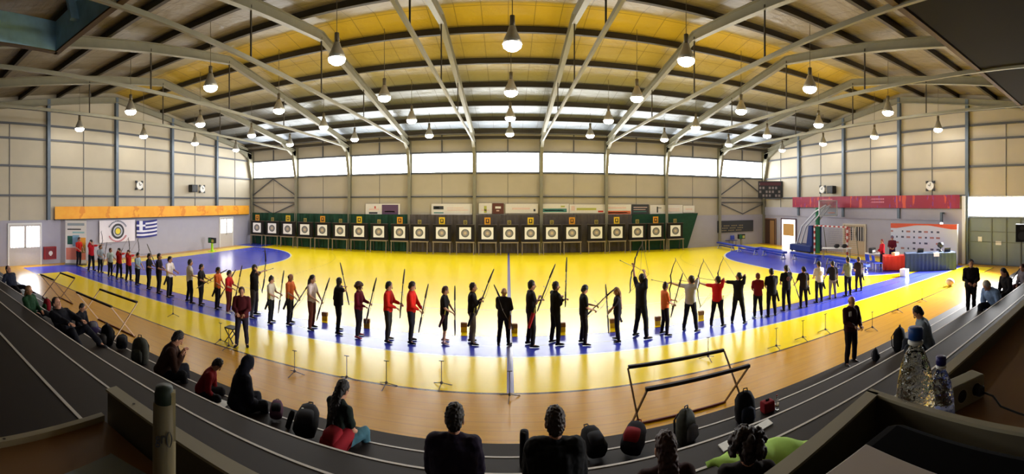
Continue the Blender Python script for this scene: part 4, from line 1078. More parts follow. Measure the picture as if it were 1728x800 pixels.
def bow(grip, axis, fwd, label, drawn=False, pale=0, stab=True, scale=1.0, nock=None):
    """grip point, limb axis direction, direction of the arrow"""
    p = PB[pale]; t = copy_tree(p) if PBU[pale] else p; PBU[pale] = True
    z = Vector(axis).normalized(); y = Vector(fwd); y = (y-z*y.dot(z)).normalized(); x = y.cross(z)
    t.matrix_world = Matrix.Translation(grip) @ Matrix((x, y, z)).transposed().to_4x4() @ Matrix.Scale(scale, 4)
    tag(t, label, 'bow')
    nk = V(0, -.19, 0)
    if nock is not None:
        nk = t.matrix_world.inverted() @ nock; nk.x = 0
    mb = MB(); mb.loft([(0,-.135,-.74), nk], .004, n=5); mb.loft([nk, (0,-.135,.74)], .004, n=5); mb.build('string', STRING, t)
    if nock is not None: MB().loft([nk, (0,.08,.02)], .004, n=5).build('arrow', STRING, t)
    if stab: MB().loft([(0,.03,-.02),(0,.68,-.02)], .007, n=6).cap((0,.66,-.02),(0,.70,-.02), .014, n=8).build('stabilizer', RISER, t)
    return t
def viewdirs(p):
    v = Vector((p.x, p.y, 0)).normalized(); return Vector((v.y, -v.x, 0)), v
# x feet, y feet, y head, facing (deg: -90 = towards the right), pose, shirt, legs, hair colour, hair, label, options
BLK_, RD, OR, WH, GY = (26,24,28), (196,40,30), (226,112,56), (216,206,198), (170,168,172)
DK = (30,28,32); DH = (28,22,20); BRH = (70,40,28)
AR = [
 (117,446,401,-60,'holdlow',RD,DK,DH,'short','archer in a red shirt at the far left end, half hidden by the second','',{}),
 (133,449,400,-75,'holdlow',RD,DK,BRH,'short','archer in an orange-red shirt holding an arrow case in front of the roll-up banner','',{}),
 (154,458,404,-80,'drawn',(176,24,36),DK,DH,'short','archer in a crimson shirt aiming with outstretched arms below the white emblem flag','d',{}),
 (169,461,413,-80,'hold',(150,158,170),DK,DH,'short','archer in a pale blue-grey shirt just right of the crimson one','h',{}),
 (186,467,419,-80,'onehand',(170,186,184),DK,BRH,'short','archer in a pale aqua shirt fourth from the left wall','h',{'tilt':25}),
 (201,471,418,-80,'drawn',(160,24,26),DK,DH,'short','archer in a dark red shirt aiming, below the blue striped flag','d',{}),
 (217,475,421,-80,'drawn',(186,34,34),DK,BRH,'short','archer in a bright red shirt directly right of the dark red one','d',{}),
 (232,481,426,-70,'holdlow',(150,172,196),DK,DH,'short','archer in a light blue shirt and dark trousers at the left','',{}),
 (251,488,427,-60,'hold',BLK_,DK,DH,'short','tall archer in black holding up a bow, left one of a black-clad pair','h',{'tilt':-22,'up':.5}),
 (268,495,427,-60,'front',(34,26,34),DK,DH,'short','archer in dark plum-black, right one of a black-clad pair','',{}),
 (286,502,432,-75,'hold',(224,214,216),DK,DH,'short','archer in a white T-shirt with forearms forward, left one of two in white','',{'quiver':(30,28,30)}),
 (320,511,437,-30,'front',(214,206,196),(24,24,26),DH,'short','archer in a loose white T-shirt seen from behind at the left','',{'stance':.45}),
 (339,516,445,-65,'hold',BLK_,DK,DH,'short','archer in black between the white-shirted and the orange-shirted ones','h',{'tilt':60}),
 (367,522,450,-75,'holdlow',OR,DK,DH,'short','archer in an orange shirt and black trousers left of the maroon official','h',{'tilt':30,'quiver':(30,28,30)}),
 (386,529,457,-75,'hold',(196,30,34),(92,40,34),DH,'short','young archer in red with white shoes behind the maroon official','h',{'tilt':12,'shoes':(220,216,210)}),
 (429,535,445,-80,'drawn',BLK_,(70,68,72),DH,'short','tall archer in a black T-shirt and grey trousers aiming over the white-shirted archer','d',{}),
 (457,546,465,-80,'hold',(206,196,176),(24,26,28),DH,'bun','woman archer in a cream top with a black hip quiver','h',{'tilt':8,'quiver':(24,24,26)}),
 (489,548,461,-85,'holdlow',OR,(26,24,26),DH,'bald','archer in an orange shirt with a long arrow case, left of the long-haired one','h',{'tilt':35,'quiver':(30,26,26)}),
 (526,556,463,-90,'holdlow',(212,194,190),(96,48,36),DH,'longer','woman archer in white with very long dark hair and brown trousers','h',{'tilt':18}),
 (571,562,467,-75,'aimlow',(22,20,22),(24,24,26),DH,'longer','broad woman archer in black holding her bow up at arm length','u',{'bulk':1.25,'tilt':-12}),
 (605,570,476,-90,'hold',(112,24,46),(30,28,40),BRH,'curly','curly-haired woman archer in maroon with pink and black shoes','h',{'tilt':14,'sleeve':'long','shoes':(170,70,90)}),
 (655,577,474,-90,'hold',(206,36,26),(26,24,26),DH,'short','archer in a bright red jacket with a dark beard holding an upright bow','h',{'tilt':6,'sleeve':'long','up':.35}),
 (694,579,474,-90,'holdlow',(212,34,24),(30,30,38),(50,40,34),'short','archer in a bright red jacket and blue-black jeans, right one of two in red','h',{'tilt':12,'sleeve':'long'}),
 (750,580,482,-90,'holdlow',BLK_,(34,30,34),BRH,'short','young archer in a black T-shirt and shorts with white shoes','h',{'tilt':0,'shorts':True,'shoes':(216,180,180),'quiver':(60,30,36)}),
 (797,581,476,-85,'folded',(26,22,24),(112,100,84),(40,26,20),'short','archer in a black jacket and grey-brown trousers left of the centre line','h',{'tilt':22,'sleeve':'long','quiver':(30,28,30),'up':.3}),
 (850,584,485,-20,'front',(28,24,30),(24,22,28),(168,128,84),'bald','broad fair-haired archer in black at the centre line, seen from behind','h',{'bulk':1.18,'tilt':-24,'quiver':(120,84,70),'sleeve':'long'}),
 (896,585,472,-80,'folded',(28,22,24),(24,22,24),DH,'short','tall archer in black with a red hip quiver right of the centre line','h',{'quiver':(150,30,34),'tilt':22,'up':.4}),
 (937,582,474,-70,'folded',(26,22,22),(24,22,22),(36,26,24),'short','archer in black with arms folded and a steeply upright bow behind','h',{'tilt':2,'up':.55,'sleeve':'long'}),
 (985,582,480,-90,'hold',(24,22,24),(28,22,24),DH,'short','archer in black looking down at a slanting bow','h',{'tilt':48,'pitch':38}),
 (1042,577,489,70,'holdlow',(30,26,36),(26,26,40),(146,104,64),'longer','small archer in black with long blond hair facing left','h',{'tilt':-4,'quiver':(130,130,150),'up':.2}),
 (1082,571,466,-70,'raise',(32,30,36),(26,26,32),DH,'short','tall archer in dark clothes raising both arms with the bow','d',{'tilt':14}),
 (1122,566,476,-90,'hold',(232,116,62),(30,22,30),(60,34,28),'bun','woman archer in orange with her hair tied up, right of the centre','h',{'tilt':16,'up':.2}),
 (1165,560,464,-55,'drawn',(186,186,188),(26,26,34),(60,48,44),'short','archer in a light grey T-shirt drawing a bow at the right','d',{}),
 (1210,551,465,-55,'drawn',(204,30,30),(30,24,28),DH,'short','archer in a red T-shirt drawing a bow at the right, with a hip quiver','d',{'quiver':(30,28,30)}),
 (1246,547,459,-50,'drawn',(28,24,28),(26,24,28),DH,'short','archer in a black T-shirt drawing a bow, next to the dark red one','d',{}),
 (1279,537,461,-20,'front',(122,22,34),(28,24,30),(120,60,40),'short','smaller archer in dark red seen from behind','',{'shoes':(130,150,150)}),
 (1302,535,452,-15,'front',(24,22,30),(28,24,28),DH,'short','broad archer in black seen from behind, left one of three in black','',{'bulk':1.12,'quiver':(34,30,34)}),
 (1327,525,447,-10,'front',(24,22,30),(26,24,30),DH,'short','archer in black seen from behind, middle one of three in black','',{'bulk':1.1,'emblem':(110,70,80)}),
 (1356,520,449,-20,'onehand',(40,30,34),(34,28,32),DH,'pony','archer in brown-black with a hip quiver, right one of three dark ones','h',{'tilt':-20,'quiver':(40,36,44)}),
 (1382,511,440,-10,'front',(214,206,204),(26,24,26),DH,'short','archer in a white T-shirt with a gold back print, seen from behind','',{'emblem':(180,150,100),'quiver':(30,28,30)}),
 (1405,505,440,-25,'onehand',(36,32,40),(150,136,120),DH,'short','archer in a black T-shirt and beige trousers at the right','h',{'tilt':10,'quiver':(34,30,34)}),
 (1431,500,433,-10,'front',(130,138,118),(28,28,36),DH,'short','archer in a grey-green shirt third from the right end','',{}),
 (1449,492,436,-30,'front',(46,34,38),(34,30,36),(60,36,28),'short','archer in dark brown at the right end of the shooting line','',{'quiver':(40,36,40)}),
]
for (fx, fy, hy_, fc, pose, top, legs, hc_, hk, lab, bk, op) in AR:
    b = P(fx, fy); r = b.length; b = b*((r+.06)/r); r = b.length
    H = max(1.42, CH-(hy_-Y0)/F*(r))
    if pose in ('raise',): H = 1.74
    kw = {k: op[k] for k in op if k in ('bulk','quiver','shoes','stance','sleeve','shorts','pitch','emblem')}
    if pose in ('drawn','raise','aimlow'): kw.setdefault('stance', .42)
    p_, lh, rh = person(b, H/1.0, math.radians(fc), pose, top, legs, hc_, hk, lab, **kw)
    rv, dv = viewdirs(b)
    who = lab.split(' with ')[0] if len(lab.split()) > 11 else lab
    if len(who.split()) > 12: who = ' '.join(who.split()[:12])
    if bk == 'd':
        f = Matrix.Rotation(math.radians(fc), 3, 'Z') @ V(-1, 0, .0)
        tl_ = math.radians(op.get('tilt', 4)); ax = (V(0,0,1)*math.cos(tl_)+rv*math.sin(tl_)).normalized()
        bow(lh, ax, f, 'bow drawn by the ' + who, nock=rh, stab=(pose == 'drawn' and fx < 900), pale=0, scale=.95)
    elif bk in ('h', 'u'):
        tl_ = math.radians(op.get('tilt', 10)); ax = (V(0,0,1)*math.cos(tl_)+rv*math.sin(tl_)+dv*.15).normalized()
        g0 = lh+V(0,0,op.get('up', 0.12))*1.0 if bk == 'h' else lh
        bow(lh+ax*op.get('up', .1)*.8, ax, dv if bk == 'h' else dv, 'bow held by the ' + who, pale=0, stab=(fx % 3 == 0), scale=.8)
# ---------------------------------------------------------------- officials standing on the near side
MAR = (74,22,28)
ob, _, _ = person(P(408, 585), 1.52, math.radians(-150), 'front', MAR, (36,32,46), (70,50,40), 'short', 'standing official in a maroon jacket beside a folding stool', sleeve='long', bulk=1.22, stance=.3, shoes=(24,22,22), vox=.015, pitch=20)
t = empty('folding_stool', P(391, 577)); tag(t, 'small folding stool with dark straps beside the maroon official', 'stool')
MB().box((-.15,-.12,.36),(.15,.12,.39)).build('seat', BLK, t)
for s_ in (-1, 1):
    MB().bar((-.14,s_*.11,.36),(.14,s_*.11,0), .02).bar((.14,s_*.11,.36),(-.14,s_*.11,0), .02).build('leg', TRI, t)
person(P(1436, 615), 1.55, math.radians(170), 'front', (50,24,28), (26,22,26), (60,40,34), 'bald', 'standing official in a dark plum jacket with a badge, near the right bleachers', sleeve='long', bulk=1.2, stance=.3, vox=.014)
o = MB().box((-.035,-.004,-.05),(.035,.004,.05)).build('badge_card', DIAL); bp0 = P(1436, 615); o.location = bp0+V(-.3,-.25,.0).normalized()*.19+V(-.02,0,1.18); o.rotation_euler.z = math.radians(-10); tag(o, 'small white badge hanging on the chest of the plum-jacketed official', 'badge')
# officials at the tables
person(P(1489, 452), 1.62, math.radians(60), 'front', (186,26,38), (34,26,28), (100,30,30), 'short', 'person in a red jacket standing at the small white table', sleeve='long', bulk=1.1)
person(P(1512, 450)+V(.5,.6,0), 1.72, math.radians(120), 'front', (96,30,44), (40,36,60), (40,50,100), 'cap', 'person in maroon with a blue cap standing behind the red-covered table', sleeve='long')
# ---------------------------------------------------------------- spectators
def seat(x, y, z): return V(x, y, z)
SV = .012
person(seat(-5.62,4.70,.4), 1.80, math.radians(-48), 'face', (52,30,22), (24,24,30), DH, 'short', 'seated man in a dark brown jacket with his hands at his face', sit='edge', lean=24, sleeve='long', bulk=1.2, vox=SV, pitch=20, drop=.36)
person(seat(-4.62,4.72,.4), 1.38, math.radians(-62), 'lap', (120,18,26), (34,32,36), DH, 'short', 'small seated spectator in a red jacket with a round back emblem', sit='edge', lean=30, sleeve='long', bulk=1.15, vox=SV, emblem=(170,150,170), drop=.36, pitch=25)
person(seat(-3.86,4.74,.4), 1.62, math.radians(-35), 'lap', (16,16,26), (16,16,22), DH, 'hood', 'spectator in a dark hooded coat seen from behind', sit='edge', lean=14, sleeve='long', bulk=1.35, vox=SV, drop=.36)
person(seat(-2.2,4.72,.4), 1.64, math.radians(-25), 'lap', (24,32,28), (70,110,124), DH, 'long', 'seated spectator in a dark T-shirt and pale jeans beside the red bag', sit='edge', lean=10, vox=SV, drop=.36, shoes=(150,146,140))
person(seat(-.50,3.62,.8), 1.76, math.radians(2), 'lap', (34,26,44), (30,28,34), (34,26,20), 'short', 'spectator in a dark plum striped jacket seen from behind left of the centre', sit='edge', lean=6, sleeve='long', bulk=1.38, vox=.01, drop=.38)
person(seat(.43,3.55,.8), 1.80, math.radians(-4), 'lap', (14,14,16), (20,20,22), (46,30,22), 'short', 'broad spectator in black seen from behind right of the centre', sit='edge', lean=4, sleeve='long', bulk=1.52, vox=.01, drop=.38)
person(seat(1.08,2.55,1.2), 1.50, math.radians(-10), 'lap', (44,18,16), (24,22,24), (56,26,18), 'long', 'spectator with reddish-brown hair close below the camera', sit='edge', lean=0, sleeve='long', bulk=1.15, vox=.01, drop=.38)
person(seat(1.64,2.40,1.2), 1.52, math.radians(-25), 'lap', (30,22,22), (24,22,24), (34,14,12), 'curly', 'spectator with thick dark curls in front of the green jacket', sit='edge', lean=-12, sleeve='long', bulk=1.1, vox=.01, drop=.38)
person(seat(6.62,3.72,.8), 1.68, math.radians(40), 'lap', (104,116,128), (40,44,56), DH, 'short', 'seated spectator in a grey-blue hooded sweatshirt behind the bottles', sit='edge', lean=14, sleeve='long', bulk=1.25, vox=SV, drop=.38, pitch=28)
person(seat(10.6,4.5,.4), 1.60, math.radians(120), 'front', (26,20,22), (20,18,22), DH, 'short', 'person standing on the lowest step in a long dark jacket at the right', sleeve='long', bulk=1.25, vox=SV, stance=.2)
person(seat(10.0,3.50,.8), 1.86, math.radians(72), 'lap', (112,136,176), (22,24,34), (176,172,166), 'short', 'grey-haired man in a light blue shirt leaning forward', sit='edge', lean=34, sleeve='long', bulk=1.3, vox=SV, drop=.38, shoes=(190,180,170))
person(seat(11.4,3.6,.8), 1.76, math.radians(60), 'lap', (26,24,28), (24,22,26), DH, 'long', 'dark-clothed spectator seated right behind the man in light blue', sit='edge', lean=16, sleeve='long', bulk=1.15, vox=SV, drop=.38)
person(seat(12.7,3.45,.8), 1.55, math.radians(60), 'lap', (104,98,108), (60,30,40), (60,34,30), 'long', 'spectator in a grey jacket near the right edge of the picture', sit='edge', lean=10, sleeve='long', bulk=1.2, vox=SV, drop=.38)
person(seat(14.2,3.7,.8), 1.62, math.radians(60), 'lap', (110,20,34), (30,26,28), DH, 'short', 'spectator in a maroon jacket farthest away on the right bleachers', sit='edge', lean=6, sleeve='long', bulk=1.2, vox=SV, drop=.38)
person(seat(-13.9,4.62,.4), 1.80, math.radians(-70), 'back', (32,36,52), (22,20,24), DH, 'long', 'dark-haired spectator stretched out at the far left of the bleachers', sit='flat', lean=-24, sleeve='long', bulk=1.2, vox=SV)
person(seat(-9.0,3.45,.8), 1.52, math.radians(-60), 'lap', (34,66,44), (30,30,34), (126,92,58), 'longer', 'fair long-haired spectator in a green jacket at the left', sit='flat', lean=-8, sleeve='long', bulk=1.25, vox=SV)
person(seat(-7.35,3.62,.8), 1.74, math.radians(-78), 'knees', (18,18,26), (16,16,24), (36,24,22), 'long', 'dark-clothed spectator reclining along the second step at the left', sit='flat', lean=-34, sleeve='long', bulk=1.3, vox=SV, kneeup=.12)
person(seat(-8.75,4.66,.4), 1.36, math.radians(-70), 'lap', (26,24,32), (120,114,140), DH, 'short', 'small spectator in black with pale trousers on the lowest step at the left', sit='flat', lean=8, sleeve='long', bulk=1.1, vox=SV)
flush_people()
# ================================================================ belongings on the steps
def backpack(loc, rz, s, m, m2, label, lie=False):
    loc = V(loc[0], min(loc[1], 4.84), loc[2])
    t = empty('backpack', loc, rz); tag(t, label, 'backpack')
    M = (Matrix.Rotation(-1.25, 3, 'X') if lie else Matrix.Identity(3)); O = V(0, 0, .12*s) if lie else V(0,0,0)
    f = lambda *v: M@(V(*v)*s)+O
    mb = MB(); mb.loft([f(0,0,.0), f(0,0,.05), f(0,.01,.2), f(0,.01,.36), f(0,0,.44), f(0,-.01,.48)], [.13*s,.16*s,.165*s,.15*s,.11*s,.04*s], [.09*s,.12*s,.12*s,.1*s,.075*s,.03*s], side=(1,0,0), n=16, sq=.65)
    rr = random.Random(int(abs(loc[0]*97+loc[1]*31)))
    for v_ in mb.bm.verts: v_.co += V(rr.uniform(-1,1), rr.uniform(-1,1), rr.uniform(-1,1))*.008*s
    mbo = mb.build('main_bag', m, t, smooth=True)
    MB().loft([f(0,-.1,.05), f(0,-.13,.12), f(0,-.12,.24), f(0,-.09,.28)], [.1*s,.12*s,.11*s,.06*s], [.03*s,.05*s,.045*s,.02*s], side=(1,0,0), n=12, sq=.7).build('front_pocket', m2, mbo, smooth=True)
    MB().loft([f(-.04,.0,.47), f(-.03,.0,.53), f(.03,.0,.53), f(.04,.0,.47)], .010*s, n=6).build('top_handle', m2, t)
    for k in (-1, 1): MB().loft([f(k*.08,.08,.42), f(k*.1,.15,.3), f(k*.1,.14,.12), f(k*.1,.09,.05)], [.025*s]*4, [.008*s]*4, side=(1,0,0), n=8).build('shoulder_strap', m2, t)
    return t
BK1 = cloth((20,20,26)); BK2 = cloth((40,40,46)); CAM1 = mat('camouflage_cloth', srgb(64,66,60), .85, noise=.6, scale=18); RB1 = cloth((130,24,34)); PB1 = cloth((90,60,80)); GR1 = cloth((96,96,104))
backpack(P(236,612,.4)+V(0,.0,0), .4, 1.05, CAM1, CAM1, 'camouflage backpack left of the seated man in brown')
backpack(P(205,592,.4), .9, .8, BK1, BK2, 'black backpack leaning between the camouflage one and the bag pile', True)
backpack(P(180,582,.4), .2, .95, BK1, GR1, 'black and grey backpack in the pile at the left', False)
backpack(P(158,566,.4), 1.1, .8, cloth((60,52,92)), GR1, 'purple-grey backpack at the far end of the bag pile', True)
backpack(P(79,524,.4), .3, .75, RB1, cloth((40,80,50)), 'red and green backpack beside the fair-haired spectator')
backpack(P(476,703,.4), .5, .62, PB1, BK1, 'small plum backpack left of the water bottle on the step', True)
backpack(V(-2.62,4.62,.4), .3, 1.0, BK1, BK2, 'black bag behind the spectator in the dark T-shirt', True)
backpack(V(-2.18,4.42,.4), -.3, 1.0, RB1, RB1, 'dark red bag behind the spectator in the dark T-shirt', True)
backpack(V(1.12,4.78,.4), .2, .85, BK1, BK2, 'black backpack lying right of the broad spectator in black', True)
backpack(V(1.5,4.72,.4), -.6, .9, cloth((30,26,34)), RB1, 'black backpack with dark red pocket lying on the lowest step', True)
backpack(V(2.32,4.80,.4), .4, .9, CAM1, GR1, 'grey patterned backpack below the left end of the large bow rack')
backpack(V(3.28,4.80,.4), -.2, .92, BK1, cloth((30,34,50)), 'black backpack standing below the right end of the large bow rack')
backpack(P(1467,605,.4)+V(0,-.15,0), .3, .5, BK2, BK1, 'small dark backpack beside the plum-jacketed official')
backpack(P(1512,590,.4)+V(0,-.1,0), .3, 1.05, BK1, BK1, 'tall black backpack left of the large water bottle')
# arrow tube standing, small bits
o = MB().lathe([(.0,0),(.055,0),(.06,.05),(.055,.4),(.05,.43),(.0,.44)]).build('arrow_tube', BK1, smooth=True); o.location = V(.2,4.82,.4); tag(o, 'upright black arrow tube left of the broad spectator in black', 'tube')
MB().loft([(.056,0,.1),(.09,0,.2),(.056,0,.32)], .008, n=6).build('carry_strap', BK2, o)
o = MB().lathe([(.0,0),(.04,0),(.042,.2),(.03,.25),(.0,.26)]).build('arrow_tube', BK2, smooth=True); o.location = V(-2.98,4.8,.41); o.rotation_euler = (.0,.3,.3); tag(o, 'short dark tube leaning beside the small plum backpack', 'tube')
o = MB().box((-.1,-.07,0),(.1,.07,.16)).build('lunch_box', RB1, bevel=.02); o.location = V(3.72,4.84,.4); tag(o, 'red box on the lowest step beside the small bottle at the right', 'box')
MB().box((-.03,-.01,.16),(.03,.01,.19)).build('handle', BK1, o)
o = MB().prism([(-.42,-.09,0),(.40,-.02,0),(.42,.1,0),(-.40,.05,0)], (0,0,.012)).build('pale_board', DIAL); o.location = V(2.72,3.93,.802); o.rotation_euler.z = .08; tag(o, 'pale strip of board lying on the edge of the second step', 'board')
o = MB().prism([(-.18,-.16,0),(.2,-.14,0),(.16,.13,0),(-.2,.1,0)], (0,0,.01)).build('paper_sheet', DIAL); o.location = V(-4.25,4.72,.403); tag(o, 'white sheet lying between the red-jacketed and the hooded spectator', 'paper')
# green jacket spread on the third step
mb = MB(); n = 22; rows = []
for i in range(9):
    v = i/8; row = []
    for j in range(n+1):
        u = j/n*2-1
        x = .55*u*(.55+.45*v); y = -.28+.62*v-.22*u*u*v; z = .05+.17*math.sin(v*2.6)+.018*math.sin(u*9+v*5)
        row.append(mb.bm.verts.new((x, y, z)))
    rows.append(row)
low = [[mb.bm.verts.new((p.co.x*.97, p.co.y*.97, max(.0, p.co.z-.05))) for p in r] for r in rows]
for i in range(8):
    for j in range(n):
        mb._f([rows[i][j], rows[i][j+1], rows[i+1][j+1], rows[i+1][j]]); mb._f([low[i][j], low[i+1][j], low[i+1][j+1], low[i][j+1]])
for j in range(n): mb._f([rows[0][j], low[0][j], low[0][j+1], rows[0][j+1]]); mb._f([rows[8][j], rows[8][j+1], low[8][j+1], low[8][j]])
for i in range(8): mb._f([rows[i][0], rows[i+1][0], low[i+1][0], low[i][0]]); mb._f([rows[i][n], low[i][n], low[i+1][n], rows[i+1][n]])
o = mb.build('green_jacket', cloth((150,186,84)), smooth=True); o.location = V(2.12,2.72,1.203); o.rotation_euler.z = -.35; tag(o, 'lime green jacket spread on the step beyond the curly-haired spectator', 'jacket')
# ---------------------------------------------------------------- bottles
PET = mat('clear_bottle_plastic', srgb(236,240,242), .06, trans=1.0, noise=0, ior=1.3, bump=.0)
g = PET.node_tree
wv = g.nodes.new('ShaderNodeTexNoise'); wv.inputs['Scale'].default_value = 55; bb_ = g.nodes.new('ShaderNodeBump'); bb_.inputs['Strength'].default_value = .55; bb_.inputs['Distance'].default_value = .02
tcn = g.nodes.new('ShaderNodeTexCoord'); g.links.new(tcn.outputs['Object'], wv.inputs['Vector']); g.links.new(wv.outputs['Fac'], bb_.inputs['Height']); g.links.new(bb_.outputs[0], g.nodes['Principled BSDF'].inputs['Normal'])
WATER = mat('water', srgb(240,244,246), .03, trans=1.0, noise=0, ior=1.33)
BCAP = mat('blue_bottle_cap', srgb(30,74,150), .4); NCAP = mat('navy_bottle_cap', srgb(34,34,104), .4); BLAB = mat('blue_white_label', srgb(70,84,150), .5, noise=.4, scale=30)
def bottle(loc, s, capm, label, lab=False, fill=.5):
    t = empty('water_bottle', loc); tag(t, label, 'water bottle')
    pr = [(.0,.0),(.036,.0),(.045,.012),(.046,.10),(.043,.11),(.046,.12),(.046,.16),(.043,.20),(.034,.245),(.022,.275),(.0145,.288),(.0145,.31),(.0,.31)]
    MB().lathe([(r*s, z*s) for r, z in pr], n=28).build('bottle_body', PET, t, smooth=True)
    MB().lathe([(0,.305*s),(.0175*s,.305*s),(.018*s,.328*s),(.016*s,.331*s),(0,.331*s)], n=20).build('cap', capm, t, smooth=True)
    MB().lathe([(.0145*s,.292*s),(.018*s,.294*s),(.018*s,.3*s),(.0145*s,.302*s)], n=20).build('neck_ring', DIAL, t, smooth=True)
    MB().lathe([(0,.006*s),(.035*s,.006*s),(.042*s,.015*s),(.042*s,.31*fill*s),(0,.31*fill*s)], n=24).build('water', WATER, t, smooth=True)
    if lab: MB().lathe([(.0467*s,.075*s),(.0467*s,.15*s)], n=28).build('label', BLAB, t, smooth=True)
    return t
TD = 2.90                                       # desk height of the neighbouring table
b1 = PR(1545, 600, 1.04); bottle(V(b1.x, b1.y, TD+.001), 1.13, BCAP, 'large clear water bottle with a blue cap at the desk edge', fill=.35)
b2 = PR(1588, 640, 1.10); bottle(V(b2.x, b2.y, TD+.001), .83, NCAP, 'smaller water bottle with a navy cap behind the large one', lab=True, fill=.3)
bottle(V(-2.75,4.82,.4), 1.0, DIAL, 'clear water bottle with a white cap on the lowest step at the left', fill=.3)
bottle(V(3.86,4.78,.4), .7, RED, 'small bottle with a red cap on the lowest step at the right', fill=.3)
# ---------------------------------------------------------------- press desk around the camera
DESK = mat('brown_desk_veneer', srgb(142, 104, 66), .5, noise=.12, scale=3); EDGE = mat('pale_edge_trim', srgb(168, 160, 136), .5); PANEL = mat('dark_grey_brown_desk_panel', srgb(92, 84, 66), .55); SCREW = cm('screw_head', 60, 56, 50)
t = empty('press_desk', (0, 0, 2.3)); tag(t, 'brown press desk with pale edge trim surrounding the camera', 'desk')
def L3(p): return (p[0], p[1], p[2]-2.3)
def db(name, a, b, m, bev=0.0): return MB().box(L3(a), L3(b)).build(name, m, t, bevel=bev)
XL, XR, YF, ZT = -.905, .835, .585, 3.1
def strip(name, pts, w, z0, z1, m):
    mb = MB(); n = len(pts); up = V(0,0,1)
    for a, b in zip(pts, pts[1:]):
        a = V(a[0], a[1], 0); b = V(b[0], b[1], 0); d = (b-a).normalized(); nn = V(d.y, -d.x, 0)*w
        mb.prism([L3((q.x, q.y, z0)) for q in (a-d*.002, b+d*.002, b+d*.002+nn, a-d*.002+nn)], (0, 0, z1-z0))
    return mb.build(name, m, t)
FP = [(XL, YF+.012), (.44, .585), (XR, .652)]
strip('front_panel', [(x, y-.006) for x, y in FP], .022, 2.35, ZT-.006, PANEL); strip('front_edge_trim', FP, .034, ZT-.006, ZT, EDGE)
db('desktop', (XL+.0, -.5, 2.99), (-.25, YF-.03, 3.02), DESK); db('side_edge_trim', (XL-.012, -.5, 3.02), (XL+.006, YF-.03, 3.035), EDGE); db('side_panel', (XL-.012, -.5, 2.35), (XL, YF-.03, 3.02), PANEL)
db('desktop', (.25, -.5, 2.96), (XR, YF-.03, 2.985), PANEL); db('side_edge_trim', (XR-.004, -.5, ZT-.008), (XR+.016, .652, ZT), EDGE); db('side_panel', (XR-.0, -.5, 2.35), (XR+.014, .65, ZT-.008), PANEL)
mb = MB()
for x in (-.8, -.2, .3): MB().disc(L3((x, YF-.006, ZT+.0008)), .004, (0,0,1), n=12).build('screw', SCREW, t)
MB().disc(L3((XL-.003, .28, 3.0356)), .004, (0,0,1), n=12).build('screw', SCREW, t)
# left desk: bottle-like carton of biscuits and a paper
tt = PR(277, 735, .60)
CART = mat('beige_carton_print', srgb(130, 120, 92), .6, noise=.1); 
t2 = empty('wrapped_tube', V(tt.x, tt.y, 3.021), .868); t2.scale = (1,1,1.36); tag(t2, 'slim upright beige tube with a dark green cap standing on the left desk', 'tube')
MB().lathe([(0,0),(.017,0),(.0175,.05),(.0175,.16),(.0168,.205),(.0,.206)], n=20).build('wrapper', CART, t2, smooth=True)
MB().lathe([(0,.2),(.0145,.2),(.015,.214),(.013,.222),(0,.223)]).build('cap', cm('dark_green_cap', 24,40,26), t2, smooth=True)
MB().box((.006,-.01,.165),(.0172,.002,.218)).build('folded_flap', cm('cream_flap', 196,184,140), t2)
letters('gr()', .018, Matrix.Translation((0,-.0184,.172)) @ Matrix.Rotation(PI/2, 4, 'X'), NAV, 'lettering', t2, .0006)
MB().box((-.012,-.0185,.06),(.008,-.0172,.115)).build('blue_print_patch', cm('faded_blue_print', 104,118,124), t2)
o = MB().prism([(-.11,-.08,0),(.07,-.11,0),(.11,.08,0),(-.06,.10,0)], (0,0,.0015)).build('paper_sheet', mat('blue_white_paper', srgb(150,160,166), .6)); o.location = V(-.68,.42,3.0215); o.rotation_euler.z = .35; tag(o, 'white sheet of paper on the left desk beside the slim beige tube', 'paper')
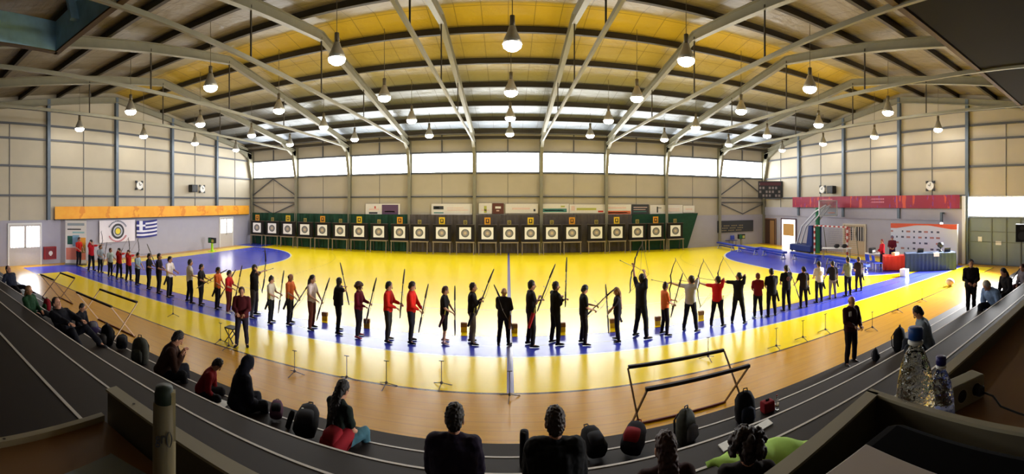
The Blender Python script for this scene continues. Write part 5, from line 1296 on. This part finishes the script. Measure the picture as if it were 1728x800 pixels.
# right desk: black case and pale pad
o = MB().box((.02,-.05,0),(.63,.43,.21)).build('laptop_case', mat('black_fabric_case', srgb(10,8,9), 1.0, noise=0), bevel=.03); o.location = V(0,0,2.986); o.data.materials[0].node_tree.nodes['Principled BSDF'].inputs['Specular IOR Level'].default_value = .05; tag(o, 'thick black laptop case lying on the right desk inside the pale edge', 'case')
MB().box((.1,.429,.1),(.55,.432,.107)).build('zip', SCREW, o)
o = MB().box((.06,-.04,0),(.515,.405,.006)).build('mouse_pad', mat('pale_grey_pad', srgb(190,178,170), .6), bevel=.002); o.location = V(0,0,3.197); tag(o, 'pale grey pad lying on top of the black laptop case', 'pad')
# neighbouring desk on the right
t = empty('neighbour_desk', (2.4, 0, 2.3)); tag(t, 'long brown desk with a pale front rail to the right of the camera', 'desk')
def L4(p): return (p[0]-2.4, p[1], p[2]-2.3)
MB().box(L4((.87, -.7, TD-.025)), L4((5.2, .66, TD))).build('desktop', DESK, t)
MB().box(L4((.87, .66, 2.35)), L4((5.2, .685, 2.955))).build('front_panel', PANEL, t)
MB().box(L4((.87, .655, 2.955)), L4((5.2, .70, 2.965))).build('front_edge_trim', EDGE, t)
for x in (.95, 3.0, 5.1): MB().box(L4((x-.02, -.6, 2.3)), L4((x+.02, .6, TD-.025))).build('support', PANEL, t)
# socket box and cable
sb = V(1.27,.57,TD); t = empty('socket_box', sb, -.35); tag(t, 'beige socket box with a black cable on the right-hand desk', 'socket box')
MB().box((-.08,-.03,.001),(.08,.03,.085)).build('housing', mat('beige_socket_plastic', srgb(150,144,120), .5), t, bevel=.005)
for x in (-.035, .035): 
    MB().disc((x,-.0315,.045), .021, (0,-1,0)).build('socket', BLK, t)
    MB().disc((x,-.0318,.045), .024, (0,-1,0), r0=.021).build('socket_rim', EDGE, t)
MB().box((.02,-.06,.03),(.05,-.031,.06)).build('plug', BLK, t, bevel=.004)
mb = MB(); pts = [V(.035,-.06,.045), V(.045,-.10,.04), V(.05,-.13,.012), V(.06,-.2,.006), V(.075,-.3,.006), V(.10,-.38,.006), V(.16,-.46,.006)]
mb.loft(pts, .0035, n=8).build('cable', BLK, t, smooth=True)
